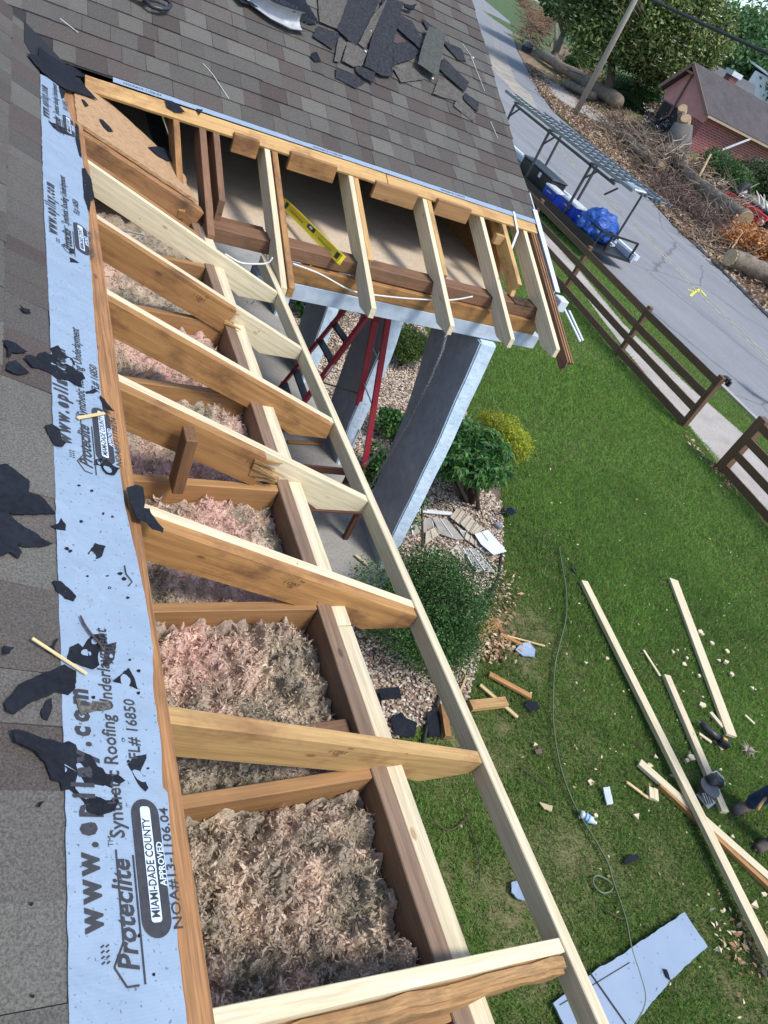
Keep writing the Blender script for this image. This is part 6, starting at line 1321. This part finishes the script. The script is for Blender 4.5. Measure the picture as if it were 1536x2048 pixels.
# ------------------------------------------------------------------ the worker at the right edge
M_jean=nm('denim',[(.3,(.012,.035,.10)),(.7,(.03,.07,.17))],9,6,.85,.5,.01,fine=(120,.25)); M_boot=nm('suede_boot',[(.3,(.06,.045,.04)),(.7,(.12,.095,.085))],14,5,.9,.5,.008); M_shirt=nm('green_shirt',[(.3,(.02,.06,.05)),(.7,(.035,.09,.07))],5,5,.9); M_skin=flat('skin',(.42,.22,.14),.5)
def skin(name,pts,edges,rad,mat,parent,sub=2,root=0):
    me=bpy.data.meshes.new(name); me.from_pydata([tuple(p) for p in pts],edges,[]); o=bpy.data.objects.new(name,me); COL.objects.link(o)
    m=o.modifiers.new('s','SKIN'); o.modifiers.new('u','SUBSURF').levels=sub; sv=me.skin_vertices[0].data
    for i,r_ in enumerate(rad): sv[i].radius=(r_,r_) if not isinstance(r_,tuple) else r_
    sv[root].use_root=True
    dg=bpy.context.evaluated_depsgraph_get(); m2=bpy.data.meshes.new_from_object(o.evaluated_get(dg)); bpy.data.objects.remove(o)
    m2.materials.clear(); m2.materials.append(mat); m2.polygons.foreach_set('use_smooth',[True]*len(m2.polygons)); o=bpy.data.objects.new(name,m2); COL.objects.link(o)
    if parent: put(o,parent)
    return o
f1=at(1482,1616,.05); f2=at(1527,1690,.05); px=(f1+f2)/2; 
pe=empty('person',(px.x,px.y,0)); tag(pe,'person in blue jeans and brown boots standing at the right edge with a hammer','person')
hip=Vector((px.x+.17,px.y+.02,.95)); sd=(f2-f1).normalized(); fw=Vector((-1,-.15,0)).normalized()
hl=hip-sd*.0+(f1-px).normalized()*.11; hr=hip+(f2-px).normalized()*.11
an1=f1+Vector((.10,.0,.06)); an2=f2+Vector((.10,.0,.06)); k1_=(hl+an1)/2+fw*.10; k2_=(hr+an2)/2+fw*.08
ch_=hip+Vector((-.06,0,.42)); nk=hip+Vector((-.10,0,.58)); hdv=hip+Vector((-.15,0,.76)); s1=ch_+(f1-px).normalized()*.19+Vector((0,0,.06)); s2=ch_+(f2-px).normalized()*.19+Vector((0,0,.06))
e1=s1+fw*.06+Vector((0,0,-.29)); w1=e1+fw*.10+Vector((0,0,-.22)); e2_=s2+fw*.12+Vector((0,0,-.27)); w2_=e2_+fw*.2+Vector((0,0,-.08))
skin('body',[hip,ch_,nk,hdv,hdv+Vector((-.02,0,.09)),s1,e1,w1,s2,e2_,w2_,hl,k1_,an1,hr,k2_,an2],[(0,1),(1,2),(2,3),(3,4),(1,5),(5,6),(6,7),(1,8),(8,9),(9,10),(0,11),(11,12),(12,13),(0,14),(14,15),(15,16)],[.13,.14,.055,.085,.07,.06,.042,.028,.06,.042,.028,.08,.055,.04,.08,.055,.04],M_skin,pe)
skin('jeans',[hip+Vector((0,0,.05)),hl,k1_,an1+Vector((0,0,.06)),an1+Vector((-.01,0,-.01)),hr,k2_,an2+Vector((0,0,.06)),an2+Vector((-.01,0,-.01))],[(0,1),(1,2),(2,3),(3,4),(0,5),(5,6),(6,7),(7,8)],[.15,.105,.082,.072,.082,.105,.082,.072,.082],M_jean,pe)
skin('shirt',[hip+Vector((0,0,.06)),ch_,nk-Vector((0,0,.04)),s1,e1,s2,e2_],[(0,1),(1,2),(1,3),(3,4),(1,5),(5,6)],[.155,.165,.07,.082,.065,.082,.065],M_shirt,pe)
for a_,n_ in ((f1,an1),(f2,an2)):
    skin('boot',[n_+Vector((.0,0,.03)),n_+Vector((.02,0,-.06)),a_+fw*.02+Vector((0,0,.0)),a_+fw*.13+Vector((0,0,-.005))],[(0,1),(1,2),(2,3)],[.058,.056,.052,.045],M_boot,pe)
lump('hair',None,None,hdv+Vector((.02,0,.06)),(.10,.09,.10),flat('brown_hair',(.05,.03,.02)),2,3,.1,parent=pe)
for s_ in (-1,1): lump('eye',None,None,hdv+fw*.088+Vector((0,s_*.032,.035)),(.012,.012,.01),M_whp,2,2,.0,parent=pe)
lump('nose',None,None,hdv+fw*.10+Vector((0,0,.01)),(.018,.014,.022),M_skin,2,2,.1,parent=pe)
for wv_,dr_ in ((w1,Vector((0,0,-1))),(w2_,fw)):
    pts=[wv_,wv_+dr_*.06]; ed=[(0,1)]; rr=[.026,.03]; sd2=dr_.cross(Vector((.3,.9,.2))).normalized()
    for k in range(4): o_=sd2*(k-1.5)*.021; b0=len(pts); pts+= [wv_+dr_*.095+o_,wv_+dr_*(.13+.01*(k in(1,2)))+o_+fw*.01,wv_+dr_*.145+o_+fw*.03]; ed+=[(1,b0),(b0,b0+1),(b0+1,b0+2)]; rr+=[.011,.0095,.008]
    b0=len(pts); pts+=[wv_+dr_*.05+sd2*.04+fw*.02,wv_+dr_*.085+sd2*.05+fw*.035]; ed+=[(1,b0),(b0,b0+1)]; rr+=[.012,.009]
    skin('hand',pts,ed,rr,M_skin,pe,1)
hm=empty('hammer',at(1515,1605,.3)); tag(hm,'claw hammer with a wooden handle hanging beside the jeans','hammer')
a_=at(1515,1618,.35); b_=at(1534,1592,.35); mb=MB(); mb.tube([a_,a_.lerp(b_,.6),b_+(b_-a_)*.25],[.017,.013,.013],8); put(mb.build('handle',W_oldpale,None,True),hm); mb=MB(); mb.bar(b_+Vector((-.05,.03,0)),b_+Vector((.07,-.03,0)),.03,.03); put(mb.build('head',M_gm),hm)
